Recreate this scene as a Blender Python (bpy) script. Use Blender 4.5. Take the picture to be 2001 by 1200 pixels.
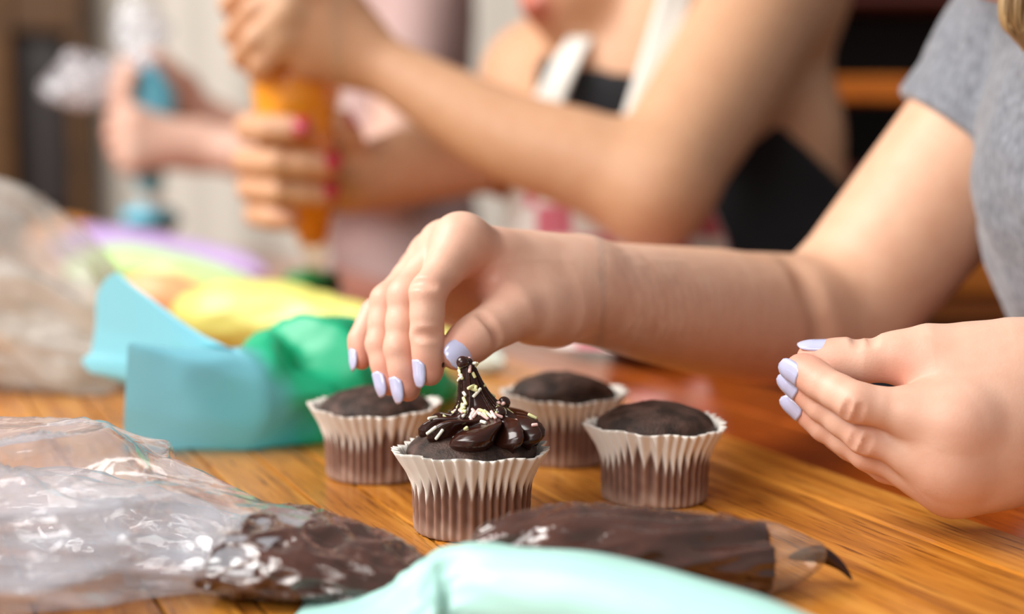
import bpy, bmesh, math, random
import numpy as np
from mathutils import Vector, Matrix, Quaternion, noise as mnoise

for o in list(bpy.data.objects):
    bpy.data.objects.remove(o, do_unlink=True)
scene = bpy.context.scene
COL = scene.collection
random.seed(7)
RNG = np.random.default_rng(7)

# ------------------------------------------------------------------ camera
FPX = 3000.0                       # focal length in pixels of the 2001 px wide photo
CAM_H = 0.171                      # camera height above the table top (table top is z = 0)
PITCH = math.atan(340.0 / FPX)     # horizon sits at y = 260
cam_d = bpy.data.cameras.new('camera')
cam = bpy.data.objects.new('camera', cam_d)
COL.objects.link(cam)
cam.location = (0, 0, CAM_H)
cam.rotation_euler = (math.pi / 2 - PITCH, 0, 0)
cam_d.sensor_width = 36.0
cam_d.lens = FPX / 2001.0 * 36.0
cam_d.clip_start = 0.02
cam_d.dof.use_dof = True
cam_d.dof.focus_distance = 0.648
cam_d.dof.aperture_fstop = 3.4
scene.camera = cam

# ------------------------------------------------------------------ world, window light, added fill light, exposure
world = bpy.data.worlds.new('world')
scene.world = world
world.use_nodes = True
wn = world.node_tree.nodes
wn['Background'].inputs[0].default_value = (1.0, 0.97, 0.94, 1)
wn['Background'].inputs[1].default_value = 0.29


def area_light(name, loc, target, sx, sy, energy, color):
    l = bpy.data.lights.new(name, 'AREA')
    l.shape = 'RECTANGLE'
    l.size, l.size_y = sx, sy
    l.energy = energy
    l.color = color
    o = bpy.data.objects.new(name, l)
    COL.objects.link(o)
    o.location = loc
    o.rotation_euler = (Vector(target) - Vector(loc)).to_track_quat('-Z', 'Y').to_euler()
    return o


area_light('window_and_fill_light', (-2.1, 0.55, 2.2), (0.0, 1.15, 0.05), 2.0, 1.7, 158, (1.0, 0.97, 0.93))
area_light('window_and_fill_light', (-1.3, -1.5, 1.3), (0.1, 0.9, 0.0), 1.6, 1.2, 40, (1.0, 0.97, 0.94))  # added fill light from behind left that flattens the shading; no window there
scene.view_settings.view_transform = 'Standard'
scene.view_settings.look = 'None'
scene.view_settings.gamma = 1.0
scene.view_settings.use_curve_mapping = False
scene.view_settings.exposure = 0.0

# ------------------------------------------------------------------ geometry helpers
CAMP = np.array([0, 0, CAM_H])
FW = np.array([0, math.cos(PITCH), -math.sin(PITCH)])
RT = np.array([1.0, 0, 0])
UP = np.array([0, math.sin(PITCH), math.cos(PITCH)])


def P(x, y, d):
    """world point seen at photo pixel (x, y), d metres deep"""
    return CAMP + d * (FW + RT * (x - 1000.5) / FPX + UP * (600 - y) / FPX)


def T(x, y, z=0.0):
    """world point seen at photo pixel (x, y) on the plane of height z"""
    r = FW + RT * (x - 1000.5) / FPX + UP * (600 - y) / FPX
    return CAMP + r * ((z - CAM_H) / r[2])


def CV(r, u, t):
    """direction given as right / up / toward the viewer"""
    v = RT * r + UP * u - FW * t
    return v / np.linalg.norm(v)


# table frame: planks run away to the left
_d = FW + RT * (-284 - 1000.5) / FPX + UP * (340.0) / FPX
_d[2] = 0
AL = _d / np.linalg.norm(_d)
SD = np.array([AL[1], -AL[0], 0])
TAB_ROT = math.atan2(AL[1], AL[0])     # local x axis along the planks


def Q(s, a, z=0.0):
    return SD * s + AL * a + np.array([0, 0, z])


def sstep(a, b, x):
    t = np.clip((x - a) / (b - a), 0, 1)
    return t * t * (3 - 2 * t)


# ------------------------------------------------------------------ materials
MATS = {}


def nodes_of(name):
    m = bpy.data.materials.new(name)
    m.use_nodes = True
    nt = m.node_tree
    b = nt.nodes['Principled BSDF']
    MATS[name] = m
    return m, nt, b


def setp(b, **kw):
    names = {'color': 'Base Color', 'rough': 'Roughness', 'spec': 'Specular IOR Level', 'sss': 'Subsurface Weight',
             'sssr': 'Subsurface Radius', 'ssss': 'Subsurface Scale', 'trans': 'Transmission Weight', 'coat': 'Coat Weight',
             'coatr': 'Coat Roughness', 'metal': 'Metallic', 'alpha': 'Alpha', 'ior': 'IOR', 'sheen': 'Sheen Weight'}
    for k, v in kw.items():
        if k == 'color':
            v = (*v, 1)
        b.inputs[names[k]].default_value = v


def noise_bump(nt, b, scale, strength, dist=0.001, detail=4, coord='Object', mapping=None):
    tc = nt.nodes.new('ShaderNodeTexCoord')
    nz = nt.nodes.new('ShaderNodeTexNoise')
    nz.inputs['Scale'].default_value = scale
    nz.inputs['Detail'].default_value = detail
    bp = nt.nodes.new('ShaderNodeBump')
    bp.inputs['Strength'].default_value = strength
    bp.inputs['Distance'].default_value = dist
    if mapping:
        mp = nt.nodes.new('ShaderNodeMapping')
        mp.inputs['Scale'].default_value = mapping
        nt.links.new(tc.outputs[coord], mp.inputs[0])
        nt.links.new(mp.outputs[0], nz.inputs[0])
    else:
        nt.links.new(tc.outputs[coord], nz.inputs[0])
    nt.links.new(nz.outputs[0], bp.inputs['Height'])
    nt.links.new(bp.outputs[0], b.inputs['Normal'])
    return nz


def plain(name, color, rough=0.5, bump=None, vary=0.0, vscale=14, **kw):
    m, nt, b = nodes_of(name)
    setp(b, color=color, rough=rough, **kw)
    nz = None
    if bump:
        nz = noise_bump(nt, b, *bump)
    if vary:
        tc = nt.nodes.new('ShaderNodeTexCoord')
        n2 = nt.nodes.new('ShaderNodeTexNoise')
        n2.inputs['Scale'].default_value = vscale
        n2.inputs['Detail'].default_value = 5
        nt.links.new(tc.outputs['Object'], n2.inputs[0])
        mx = nt.nodes.new('ShaderNodeMix')
        mx.data_type = 'RGBA'
        mx.inputs[6].default_value = (*[c * (1 - vary) for c in color], 1)
        mx.inputs[7].default_value = (*[min(1, c * (1 + vary)) for c in color], 1)
        nt.links.new(n2.outputs[0], mx.inputs[0])
        nt.links.new(mx.outputs[2], b.inputs['Base Color'])
    return m


def vcol(name, rough=0.5, bump=None, **kw):
    """material whose own colour comes from the mesh colour attribute"""
    m, nt, b = nodes_of(name)
    setp(b, rough=rough, **kw)
    a = nt.nodes.new('ShaderNodeAttribute')
    a.attribute_name = 'Col'
    nt.links.new(a.outputs['Color'], b.inputs['Base Color'])
    if bump:
        noise_bump(nt, b, *bump)
    return m


def wood(name, dark, mid, light, rough=0.28, scale=1.0, coat=0.15, vary=0.3):
    m, nt, b = nodes_of(name)
    N, L = nt.nodes, nt.links
    setp(b, rough=rough, coat=coat, coatr=0.12, spec=0.35)
    tc = N.new('ShaderNodeTexCoord')
    oi = N.new('ShaderNodeObjectInfo')
    add = N.new('ShaderNodeVectorMath'); add.operation = 'ADD'
    mul = N.new('ShaderNodeVectorMath'); mul.operation = 'SCALE'
    cmb = N.new('ShaderNodeCombineXYZ')
    for i in range(3):
        L.new(oi.outputs['Random'], cmb.inputs[i])
    L.new(cmb.outputs[0], mul.inputs[0]); mul.inputs['Scale'].default_value = 7.3
    L.new(tc.outputs['Object'], add.inputs[0]); L.new(mul.outputs[0], add.inputs[1])
    mp = N.new('ShaderNodeMapping')
    mp.inputs['Scale'].default_value = (5 * scale, 70 * scale, 70 * scale)
    L.new(add.outputs[0], mp.inputs[0])
    n1 = N.new('ShaderNodeTexNoise'); n1.inputs['Scale'].default_value = 1.0
    n1.inputs['Detail'].default_value = 6; n1.inputs['Roughness'].default_value = 0.62
    n1.inputs['Distortion'].default_value = 0.6
    L.new(mp.outputs[0], n1.inputs[0])
    mp2 = N.new('ShaderNodeMapping')
    mp2.inputs['Scale'].default_value = (28 * scale, 420 * scale, 420 * scale)
    L.new(add.outputs[0], mp2.inputs[0])
    n2 = N.new('ShaderNodeTexNoise'); n2.inputs['Scale'].default_value = 1.0
    n2.inputs['Detail'].default_value = 3
    L.new(mp2.outputs[0], n2.inputs[0])
    cr = N.new('ShaderNodeValToRGB')
    cr.color_ramp.elements[0].position = 0.28; cr.color_ramp.elements[0].color = (*dark, 1)
    cr.color_ramp.elements[1].position = 0.72; cr.color_ramp.elements[1].color = (*light, 1)
    e = cr.color_ramp.elements.new(0.5); e.color = (*mid, 1)
    L.new(n1.outputs[0], cr.inputs[0])
    cr2 = N.new('ShaderNodeValToRGB')
    cr2.color_ramp.elements[0].position = 0.30; cr2.color_ramp.elements[0].color = (0.30, 0.22, 0.16, 1)
    cr2.color_ramp.elements[1].position = 0.44; cr2.color_ramp.elements[1].color = (1, 1, 1, 1)
    L.new(n2.outputs[0], cr2.inputs[0])
    mx = N.new('ShaderNodeMix'); mx.data_type = 'RGBA'; mx.blend_type = 'MULTIPLY'; mx.inputs[0].default_value = 0.9
    L.new(cr.outputs[0], mx.inputs[6]); L.new(cr2.outputs[0], mx.inputs[7])
    hsv = N.new('ShaderNodeHueSaturation')
    mr = N.new('ShaderNodeMapRange')
    mr.inputs['To Min'].default_value = 1 - vary; mr.inputs['To Max'].default_value = 1 + vary
    L.new(oi.outputs['Random'], mr.inputs[0]); L.new(mr.outputs[0], hsv.inputs['Value'])
    L.new(mx.outputs[2], hsv.inputs['Color'])
    L.new(hsv.outputs[0], b.inputs['Base Color'])
    bp = N.new('ShaderNodeBump'); bp.inputs['Strength'].default_value = 0.12; bp.inputs['Distance'].default_value = 0.0004
    L.new(n2.outputs[0], bp.inputs['Height']); L.new(bp.outputs[0], b.inputs['Normal'])
    return m


def film(name, color, haze=0.08, rough=0.08, hcol=(0.86, 0.87, 0.9), gloss=0.9, base=0.05, bump=(60, 0.3, 0.004)):
    """thin plastic film: see-through, glossy by angle, with a little milky haze"""
    m, nt, b = nodes_of(name)
    N, L = nt.nodes, nt.links
    setp(b, color=hcol, rough=0.5, spec=0.2)
    gl = N.new('ShaderNodeBsdfGlossy'); gl.inputs['Roughness'].default_value = rough; gl.inputs['Color'].default_value = (gloss, gloss, gloss, 1)
    if bump:
        nz = noise_bump(nt, b, *bump)
        L.new(b.inputs['Normal'].links[0].from_socket, gl.inputs['Normal'])
    tr = N.new('ShaderNodeBsdfTransparent')
    tr.inputs[0].default_value = (*color, 1)
    m1 = N.new('ShaderNodeMixShader'); m1.inputs[0].default_value = haze
    L.new(tr.outputs[0], m1.inputs[1]); L.new(b.outputs[0], m1.inputs[2])
    fr = N.new('ShaderNodeLayerWeight'); fr.inputs[0].default_value = 0.5
    if bump:
        L.new(b.inputs['Normal'].links[0].from_socket, fr.inputs['Normal'])
    pw = N.new('ShaderNodeMath'); pw.operation = 'POWER'; pw.inputs[1].default_value = 4.0
    L.new(fr.outputs['Facing'], pw.inputs[0])
    sc = N.new('ShaderNodeMath'); sc.operation = 'MULTIPLY_ADD'; sc.inputs[1].default_value = 0.85; sc.inputs[2].default_value = base; sc.use_clamp = True
    L.new(pw.outputs[0], sc.inputs[0])
    m2 = N.new('ShaderNodeMixShader')
    L.new(sc.outputs[0], m2.inputs[0]); L.new(m1.outputs[0], m2.inputs[1]); L.new(gl.outputs[0], m2.inputs[2])
    L.new(m2.outputs[0], N['Material Output'].inputs[0])
    return m


def skin(name, sss=0.16):
    m, nt, b = nodes_of(name)
    setp(b, rough=0.48, spec=0.38, sss=sss, sssr=(1.0, 0.35, 0.2), ssss=0.006)
    a = nt.nodes.new('ShaderNodeAttribute'); a.attribute_name = 'Col'
    tc = nt.nodes.new('ShaderNodeTexCoord')
    nz = nt.nodes.new('ShaderNodeTexNoise'); nz.inputs['Scale'].default_value = 90; nz.inputs['Detail'].default_value = 4
    nt.links.new(tc.outputs['Object'], nz.inputs[0])
    mx = nt.nodes.new('ShaderNodeMix'); mx.data_type = 'RGBA'; mx.blend_type = 'MULTIPLY'
    mx.inputs[0].default_value = 0.35
    cr = nt.nodes.new('ShaderNodeValToRGB')
    cr.color_ramp.elements[0].color = (0.86, 0.7, 0.64, 1); cr.color_ramp.elements[0].position = 0.3
    cr.color_ramp.elements[1].color = (1, 1, 1, 1); cr.color_ramp.elements[1].position = 0.65
    nt.links.new(nz.outputs[0], cr.inputs[0])
    nt.links.new(a.outputs['Color'], mx.inputs[6]); nt.links.new(cr.outputs[0], mx.inputs[7])
    nt.links.new(mx.outputs[2], b.inputs['Base Color'])
    vo = nt.nodes.new('ShaderNodeTexVoronoi'); vo.inputs['Scale'].default_value = 900
    nt.links.new(tc.outputs['Object'], vo.inputs[0])
    bp = nt.nodes.new('ShaderNodeBump'); bp.inputs['Strength'].default_value = 0.10; bp.inputs['Distance'].default_value = 0.0004
    nt.links.new(vo.outputs[0], bp.inputs['Height']); nt.links.new(bp.outputs[0], b.inputs['Normal'])
    return m


wood('honey_wood', (0.25, 0.075, 0.009), (0.55, 0.205, 0.026), (0.74, 0.34, 0.060), rough=0.27, vary=0.16)
wood('red_wood', (0.26, 0.045, 0.006), (0.42, 0.085, 0.010), (0.52, 0.13, 0.018), rough=0.16, vary=0.15, coat=0.35)
wood('orange_wood', (0.34, 0.08, 0.008), (0.50, 0.14, 0.012), (0.60, 0.19, 0.02), rough=0.35, scale=0.4, vary=0.1)
wood('door_wood', (0.06, 0.024, 0.004), (0.11, 0.044, 0.006), (0.15, 0.06, 0.010), rough=0.5, scale=0.3, vary=0.1)
plain('dark_wood', (0.012, 0.004, 0.003), 0.5, vary=0.3)
plain('dark_red_wood', (0.06, 0.008, 0.004), 0.5, vary=0.3)
plain('gap_dark', (0.03, 0.012, 0.004), 0.8, vary=0.2)
plain('plaster', (0.72, 0.68, 0.60), 0.9, bump=(40, 0.2, 0.002), vary=0.08)
plain('curtain', (0.74, 0.69, 0.61), 0.95, bump=(300, 0.2, 0.001), vary=0.05)
plain('floor_tile', (0.22, 0.07, 0.03), 0.35, vary=0.2)
plain('white_paint', (0.7, 0.68, 0.63), 0.7, vary=0.05)


# ------------------------------------------------------------------ mesh helpers
def new_obj(name, verts, faces, mat, parent=None, smooth=True, col=None):
    me = bpy.data.meshes.new(name)
    verts = np.asarray(verts, dtype=np.float32)
    if isinstance(faces, np.ndarray):
        nf, k = faces.shape
        me.vertices.add(len(verts)); me.vertices.foreach_set('co', verts.ravel())
        me.loops.add(nf * k); me.loops.foreach_set('vertex_index', faces.ravel().astype(np.int32))
        me.polygons.add(nf); me.polygons.foreach_set('loop_start', np.arange(0, nf * k, k, dtype=np.int32))
        me.update(calc_edges=True); me.validate()
    else:
        me.from_pydata([tuple(map(float, v)) for v in verts], [], faces); me.update()
    if smooth:
        me.polygons.foreach_set('use_smooth', np.ones(len(me.polygons), dtype=bool))
    if col is not None:
        at = me.color_attributes.new('Col', 'FLOAT_COLOR', 'POINT')
        c = np.ones((len(me.vertices), 4), dtype=np.float32)
        c[:, :3] = col
        at.data.foreach_set('color', c.ravel())
    if mat:
        me.materials.append(MATS[mat])
    o = bpy.data.objects.new(name, me)
    COL.objects.link(o)
    if parent:
        o.parent = parent
    return o


def to_local(o, loc):
    """move the object origin to loc without moving its mesh"""
    loc = Vector(loc)
    o.data.transform(Matrix.Translation(-loc))
    o.location = loc
    return o


def thing(name, label, cat, loc=(0, 0, 0), rotz=0.0, group=None):
    o = bpy.data.objects.new(name, None)
    COL.objects.link(o)
    o.location = [float(v) for v in loc]
    o.rotation_euler = (0, 0, rotz)
    o.empty_display_size = 0.02
    o['label'] = label; o['category'] = cat
    if group:
        o['group'] = group
    return o


def child(o, parent):
    """parent o keeping its world placement (parent has only location / rotz)"""
    pm = Matrix.Translation(parent.location) @ parent.rotation_euler.to_matrix().to_4x4()
    o.parent = parent
    o.matrix_parent_inverse = pm.inverted()
    return o


def tag(o, label, cat, group=None):
    o['label'] = label; o['category'] = cat
    if group:
        o['group'] = group
    return o


def grid_faces(nu, nv, close_u=False, close_v=False):
    """quads for verts indexed [i * nv + j]"""
    iu = np.arange(nu if close_u else nu - 1); iv = np.arange(nv if close_v else nv - 1)
    I, J = np.meshgrid(iu, iv, indexing='ij')
    I2 = (I + 1) % nu; J2 = (J + 1) % nv
    return np.stack([I * nv + J, I2 * nv + J, I2 * nv + J2, I * nv + J2], -1).reshape(-1, 4)


def box(name, lo, hi, mat, parent=None, bev=0.0):
    bm = bmesh.new()
    bmesh.ops.create_cube(bm, size=1.0)
    lo = Vector(lo); hi = Vector(hi)
    for v in bm.verts:
        v.co = Vector([(lo[i] + hi[i]) / 2 + v.co[i] * (hi[i] - lo[i]) for i in range(3)])
    if bev:
        bmesh.ops.bevel(bm, geom=list(bm.edges), offset=bev, segments=2, profile=0.6, affect='EDGES')
    me = bpy.data.meshes.new(name); bm.to_mesh(me); bm.free()
    me.materials.append(MATS[mat])
    o = bpy.data.objects.new(name, me); COL.objects.link(o)
    if parent:
        o.parent = parent
    return o


def catmull(pts, n, closed=False):
    pts = np.asarray(pts, dtype=float)
    m = len(pts)
    out = []
    ts = np.linspace(0, m if closed else m - 1, n, endpoint=not closed)
    for t in ts:
        i = min(int(t), m - 1 if closed else m - 2)
        u = t - i
        def g(k):
            return pts[k % m] if closed else (pts[k] if 0 <= k < m else (2 * pts[0] - pts[1] if k < 0 else 2 * pts[-1] - pts[-2]))
        p0, p1, p2, p3 = g(i - 1), g(i), g(i + 1), g(i + 2)
        out.append(0.5 * ((2 * p1) + (-p0 + p2) * u + (2 * p0 - 5 * p1 + 4 * p2 - p3) * u * u + (-p0 + 3 * p1 - 3 * p2 + p3) * u ** 3))
    return np.array(out)


def vnoise(p, s=1.0, seed=0.0):
    """cheap smooth noise on an (n, 3) array, about -1..1"""
    x, y, z = (p * s + seed).T
    a = np.sin(x * 1.7 + 1.3 * np.sin(y * 1.1 + 0.7 * z)) * np.cos(y * 1.9 - 0.8 * z + 1.1 * np.sin(x * 0.7))
    c = np.sin(z * 2.1 + 1.7 * np.sin(x * 1.3 - 0.5 * y)) * np.cos(x * 0.9 + 1.4 * y + np.sin(2.3 * z))
    return 0.6 * a + 0.5 * c


def mn(p, s, seed=0.0):
    return np.array([mnoise.noise(Vector((q[0] * s + seed, q[1] * s - seed, q[2] * s + 2 * seed))) for q in p])


# ------------------------------------------------------------------ soft-blended bodies (distance fields meshed with surface nets)
def cap(a, b, ra, rb):
    return ('c', np.asarray(a, np.float32), np.asarray(b, np.float32), float(ra), float(rb))


def ell(c, radii, axes=None):
    """axes: 3 rows, unit vectors of the ellipsoid"""
    A = np.eye(3) if axes is None else np.asarray(axes, float)
    return ('e', np.asarray(c, np.float32), np.asarray(radii, np.float32), A.astype(np.float32))


def frame(x, up=(0, 0, 1)):
    x = np.asarray(x, float); x = x / np.linalg.norm(x)
    y = np.cross(np.asarray(up, float), x); y /= np.linalg.norm(y)
    return np.array([x, y, np.cross(x, y)])


def sd(prim, p):
    if prim[0] == 'c':
        _, a, b, ra, rb = prim
        ab = b - a
        t = np.clip(((p - a) @ ab) / max(ab @ ab, 1e-12), 0, 1)
        q = p - a - t[:, None] * ab
        return np.sqrt(np.einsum('ij,ij->i', q, q)) - (ra + (rb - ra) * t)
    if prim[0] == 'm':
        d = None
        for q in prim[1]:
            v = sd(q, p)
            d = v if d is None else np.minimum(d, v)
        return d
    _, c, r, A = prim
    q = (p - c) @ A.T
    q1 = q / r; q2 = q1 / r
    k0 = np.sqrt(np.einsum('ij,ij->i', q1, q1)); k1 = np.sqrt(np.einsum('ij,ij->i', q2, q2)) + np.float32(1e-9)
    return k0 * (k0 - 1) / k1


def lower(prim, c):
    if prim[0] == 'c':
        _, a, b, ra, rb = prim
        ab = b - a
        abx, aby, abz = float(ab[0]), float(ab[1]), float(ab[2])
        x, y, z = float(c[0] - a[0]), float(c[1] - a[1]), float(c[2] - a[2])
        t = min(max((x * abx + y * aby + z * abz) / max(abx * abx + aby * aby + abz * abz, 1e-12), 0), 1)
        return math.sqrt((x - t * abx) ** 2 + (y - t * aby) ** 2 + (z - t * abz) ** 2) - max(ra, rb)
    if prim[0] == 'm':
        return min(lower(q, c) for q in prim[1])
    return np.linalg.norm(c - prim[1]) - prim[2].max()


def smin(a, b, k):
    if k <= 0:
        return np.minimum(a, b)
    h = np.maximum(k - np.abs(a - b), 0) / k
    return np.minimum(a, b) - h * h * k * 0.25


def field(spec, p, c=None, rad=0.0):
    p = np.asarray(p, np.float32)
    far = np.full(len(p), 1.0, np.float32)
    lim = rad + 0.035
    if c is not None:
        lim = min(lim, spec['_near'] + 2 * rad + 0.03)
    def ok(pr):
        return c is None or lower(pr, c) < lim
    d = far.copy()
    for pr, k in spec['core']:
        if ok(pr):
            if pr[0] == 'm' and c is not None:
                pr = ('m', [q for q in pr[1] if ok(q)])
            d = smin(d, sd(pr, p), k)
    res = d
    for prims, kin, kout in spec.get('fingers', []):
        f = None
        for pr in prims:
            if ok(pr):
                v = sd(pr, p)
                f = v if f is None else smin(f, v, kin)
        if f is not None:
            g = smin(d, f, kout)
            ka = 0.0014 * np.clip((d - g) / 0.0006, 0, 1) + 1e-9
            h = np.maximum(ka - np.abs(res - g), 0) / ka
            res = np.minimum(res, g) - h * h * ka * 0.25
    dsp = spec['disp'](p) if 'disp' in spec else 0.0
    res = res + dsp
    for prs, pt, n, kk in spec.get('cut', []):
        f = None
        for pr in prs:
            v = sd(pr, p)
            f = v if f is None else smin(f, v, 0.02)
        res = smin(res, np.maximum(f + dsp, (p - pt) @ n), kk)
    for pr, k in spec.get('sub', []):
        if ok(pr):
            res = -smin(-res, sd(pr, p), k)
    for pt, n in spec.get('planes', []):
        res = np.maximum(res, (p - pt) @ n)
    return res


def mesh_field(spec, vox, keep=None, B=20, polish=False):
    prims = [pr for pr, _ in spec['core']] + [pr for g in spec.get('fingers', []) for pr in g[0]] + [pr for g in spec.get('cut', []) for pr in g[0]]
    los, his = [], []
    flat = [q for pr in prims for q in (pr[1] if pr[0] == 'm' else [pr])]
    for pr in flat:
        if pr[0] == 'c':
            m = max(pr[3], pr[4]); los += [np.minimum(pr[1], pr[2]) - m]; his += [np.maximum(pr[1], pr[2]) + m]
        else:
            m = pr[2].max(); los += [pr[1] - m]; his += [pr[1] + m]
    lo = np.min(los, 0) - 0.012; hi = np.max(his, 0) + 0.012
    nb = np.ceil((hi - lo) / (vox * B)).astype(int)
    V, ID, QD, NR = [], [], [], []
    ax = np.arange(-1, B + 1)
    G = np.stack(np.meshgrid(ax, ax, ax, indexing='ij'), -1).reshape(-1, 3)
    n = B + 2
    rad = vox * B * 0.5 * 1.7321 + vox * 2
    for bi in range(nb[0]):
        for bj in range(nb[1]):
            for bk in range(nb[2]):
                base = np.array([bi, bj, bk]) * B
                c = lo + (base + B / 2) * vox
                if keep is not None and not keep(c[None], rad)[0]:
                    continue
                near = min(lower(pr, c) for pr in prims)
                if near > rad + 0.018:
                    continue
                if near < -rad:
                    sub_far = all(lower(pr, c) > rad + 0.03 for pr, _ in spec.get('sub', []))
                    if sub_far and 'planes' not in spec and min(sd(pr, c[None])[0] for pr in flat if lower(pr, c) < -rad) < -rad - 0.004:
                        continue
                spec['_near'] = near
                p = (lo + (G + base) * vox).astype(np.float32)
                f = field(spec, p, c, rad).reshape(n, n, n)
                ins = f < 0
                if ins.all() or not ins.any():
                    continue
                # vertices of cells
                cs = np.zeros((n - 1,) * 3); pos = np.zeros((n - 1, n - 1, n - 1, 3))
                def acc(sl0, sl1, axis, off):
                    a, b = f[sl0], f[sl1]
                    x = (a < 0) != (b < 0)
                    t = np.where(x, a / np.where(x, a - b, 1), 0)
                    o = np.zeros(a.shape + (3,)); o[..., :] = off; o[..., axis] += t
                    cs[...] += x; pos[...] += o * x[..., None]
                s0, s1 = slice(0, n - 1), slice(1, n)
                for u in (0, 1):
                    for v in (0, 1):
                        su, sv = (s1 if u else s0), (s1 if v else s0)
                        acc((s0, su, sv), (s1, su, sv), 0, (0, u, v))
                        acc((su, s0, sv), (su, s1, sv), 1, (u, 0, v))
                        acc((su, sv, s0), (su, sv, s1), 2, (u, v, 0))
                act = np.argwhere(cs > 0)
                if not len(act):
                    continue
                ai, aj, ak = act.T
                vp = pos[ai, aj, ak] / cs[ai, aj, ak][:, None] + act
                wp = lo + (vp - 1 + base) * vox
                gid = ((act[:, 0] - 1 + base[0] + 4) * 4096 + (act[:, 1] - 1 + base[1] + 4)) * 4096 + (act[:, 2] - 1 + base[2] + 4)
                if polish:
                    e_ = 0.0006
                    f0 = field(spec, wp, c, rad)
                    g = np.stack([field(spec, wp + np.eye(3)[k_] * e_, c, rad) - f0 for k_ in range(3)], 1)
                    g /= np.maximum(np.linalg.norm(g, axis=1, keepdims=True), 1e-9)
                    wp = wp - np.clip(f0, -0.4 * vox, 0.4 * vox)[:, None] * g
                    NR.append(g)
                V.append(wp); ID.append(gid)
                idg = lambda a: ((a[:, 0] - 1 + base[0] + 4) * 4096 + (a[:, 1] - 1 + base[1] + 4)) * 4096 + (a[:, 2] - 1 + base[2] + 4)
                for axis in range(3):
                    sl = [slice(1, n - 1)] * 3; sh = [slice(1, n - 1)] * 3
                    sh[axis] = slice(2, n)
                    x0 = ins[tuple(sl)]; x1 = ins[tuple(sh)]
                    e = np.argwhere(x0 != x1) + 1
                    if not len(e):
                        continue
                    flip = ins[e[:, 0], e[:, 1], e[:, 2]]
                    if keep is not None:
                        kk = keep(lo + (e - 1 + base) * vox, 0.0)
                        e = e[kk]; flip = flip[kk]
                        if not len(e):
                            continue
                    u, v = (axis + 1) % 3, (axis + 2) % 3
                    c00 = e.copy(); c00[:, u] -= 1; c00[:, v] -= 1
                    c10 = e.copy(); c10[:, v] -= 1
                    c01 = e.copy(); c01[:, u] -= 1
                    q = np.stack([idg(c00), idg(c10), idg(e), idg(c01)], 1)
                    q[~flip] = q[~flip][:, ::-1]
                    QD.append(q)
    V = np.concatenate(V); ID = np.concatenate(ID); QD = np.concatenate(QD)
    uid, first = np.unique(ID, return_index=True)
    V = V[first]
    F = np.searchsorted(uid, QD)
    used = np.unique(F)
    remap = np.full(len(V), -1); remap[used] = np.arange(len(used))
    if polish:
        return V[used], remap[F], np.concatenate(NR)[first][used]
    return V[used], remap[F]


def use_normals(o, N):
    o.data.normals_split_custom_set_from_vertices([tuple(n) for n in N.tolist()])
    return o


def body_mesh(spec, coarse, fine, boxes, polish=False):
    """coarse mesh, with boxes (centre, half size) meshed finer; one vertex/face set"""
    bx = [(np.asarray(c, float), np.asarray(h, float)) for c, h in boxes]
    def inside(p, g):
        r = np.zeros(len(p), bool)
        for c, h in bx:
            r |= (np.abs(p - c) < h + g).all(1)
        return r
    A = mesh_field(spec, fine, keep=lambda p, r: inside(p, r), polish=polish)
    B_ = mesh_field(spec, coarse, keep=lambda p, r: (~inside(p, -coarse)) if r == 0.0 else np.ones(len(p), bool), polish=polish)
    out = [np.concatenate([A[0], B_[0]]), np.concatenate([A[1], B_[1] + len(A[0])])]
    if polish:
        out.append(np.concatenate([A[2], B_[2]]))
    return out


def chain(joints, shrink=0.965):
    """finger bones from joint list (point, radius); slimmer between the joints"""
    prims = []
    for (a, ra), (b, rb) in zip(joints[:-1], joints[1:]):
        m = (a + b) / 2; rm = (ra + rb) / 2 * shrink
        prims += [cap(a, m, ra, rm), cap(m, b, rm, rb)]
    return prims


def finger(pts):
    """pts: (px, py, depth, radius in mm)"""
    return [(P(x, y, d), r / 1000.0) for x, y, d, r in pts]


def nail(joints, dors, length, parent, mat='nail_polish', over=0.0025, wide=0.98, lift=0.0004):
    """curved almond fingernail lying on the back of the last finger bone"""
    (a, ra), (b, rb) = joints[-2], joints[-1]
    ax = (b - a); L = np.linalg.norm(ax); ax /= L
    dn = np.asarray(dors, float); dn = dn - ax * (dn @ ax); dn /= np.linalg.norm(dn)
    sdv = np.cross(ax, dn)
    nu, nv = 13, 12
    V = []
    x1 = L + rb * 0.75 + over
    x0 = x1 - length
    for j in range(nv):
        v = j / (nv - 1)
        x = x0 + (x1 - x0) * v
        w = math.sin(math.acos(max(-1, min(1, (v - 0.42) / 0.585)))) if v > 0.42 else (0.80 + 0.2 * math.sin(v / 0.42 * math.pi / 2)) * (1 - 0.55 * max(0, 0.16 - v) / 0.16)
        w = max(w, 0.05) ** 0.8
        t = min(max(x / L, 0), 1)
        r = ra + (rb - ra) * t
        rr = r * wide
        for i in range(nu):
            u = (i / (nu - 1) * 2 - 1)
            ang = u * w * 0.95
            sx = max(0.0, x - L)
            drop = 0.28 * sx * sx / max(rb, 1e-6) * 0.8
            e = min(1.0, (1 - abs(u)) * 6 + 0.2)
            rad = rr + lift + 0.00035 * e
            V.append(a + ax * x + dn * (rad * math.cos(ang) - drop) + sdv * rad * math.sin(ang))
    F = grid_faces(nv, nu)
    o = new_obj('fingernail', V, F, mat)
    md = o.modifiers.new('thick', 'SOLIDIFY'); md.thickness = 0.0006; md.offset = 0.0
    child(o, parent)
    return o


def skin_color(V, base, blush, pink=(0.62, 0.25, 0.17)):
    """own colour of the skin: base plus pinker fingertips and knuckles"""
    base = np.array(base); pink = np.array(pink)
    f = np.zeros(len(V))
    for c, r, s in blush:
        f = np.maximum(f, s * np.exp(-((V - c) ** 2).sum(1) / (r * r)))
    f = np.clip(f, 0, 1)[:, None]
    return base * (1 - f) + pink * f


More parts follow.
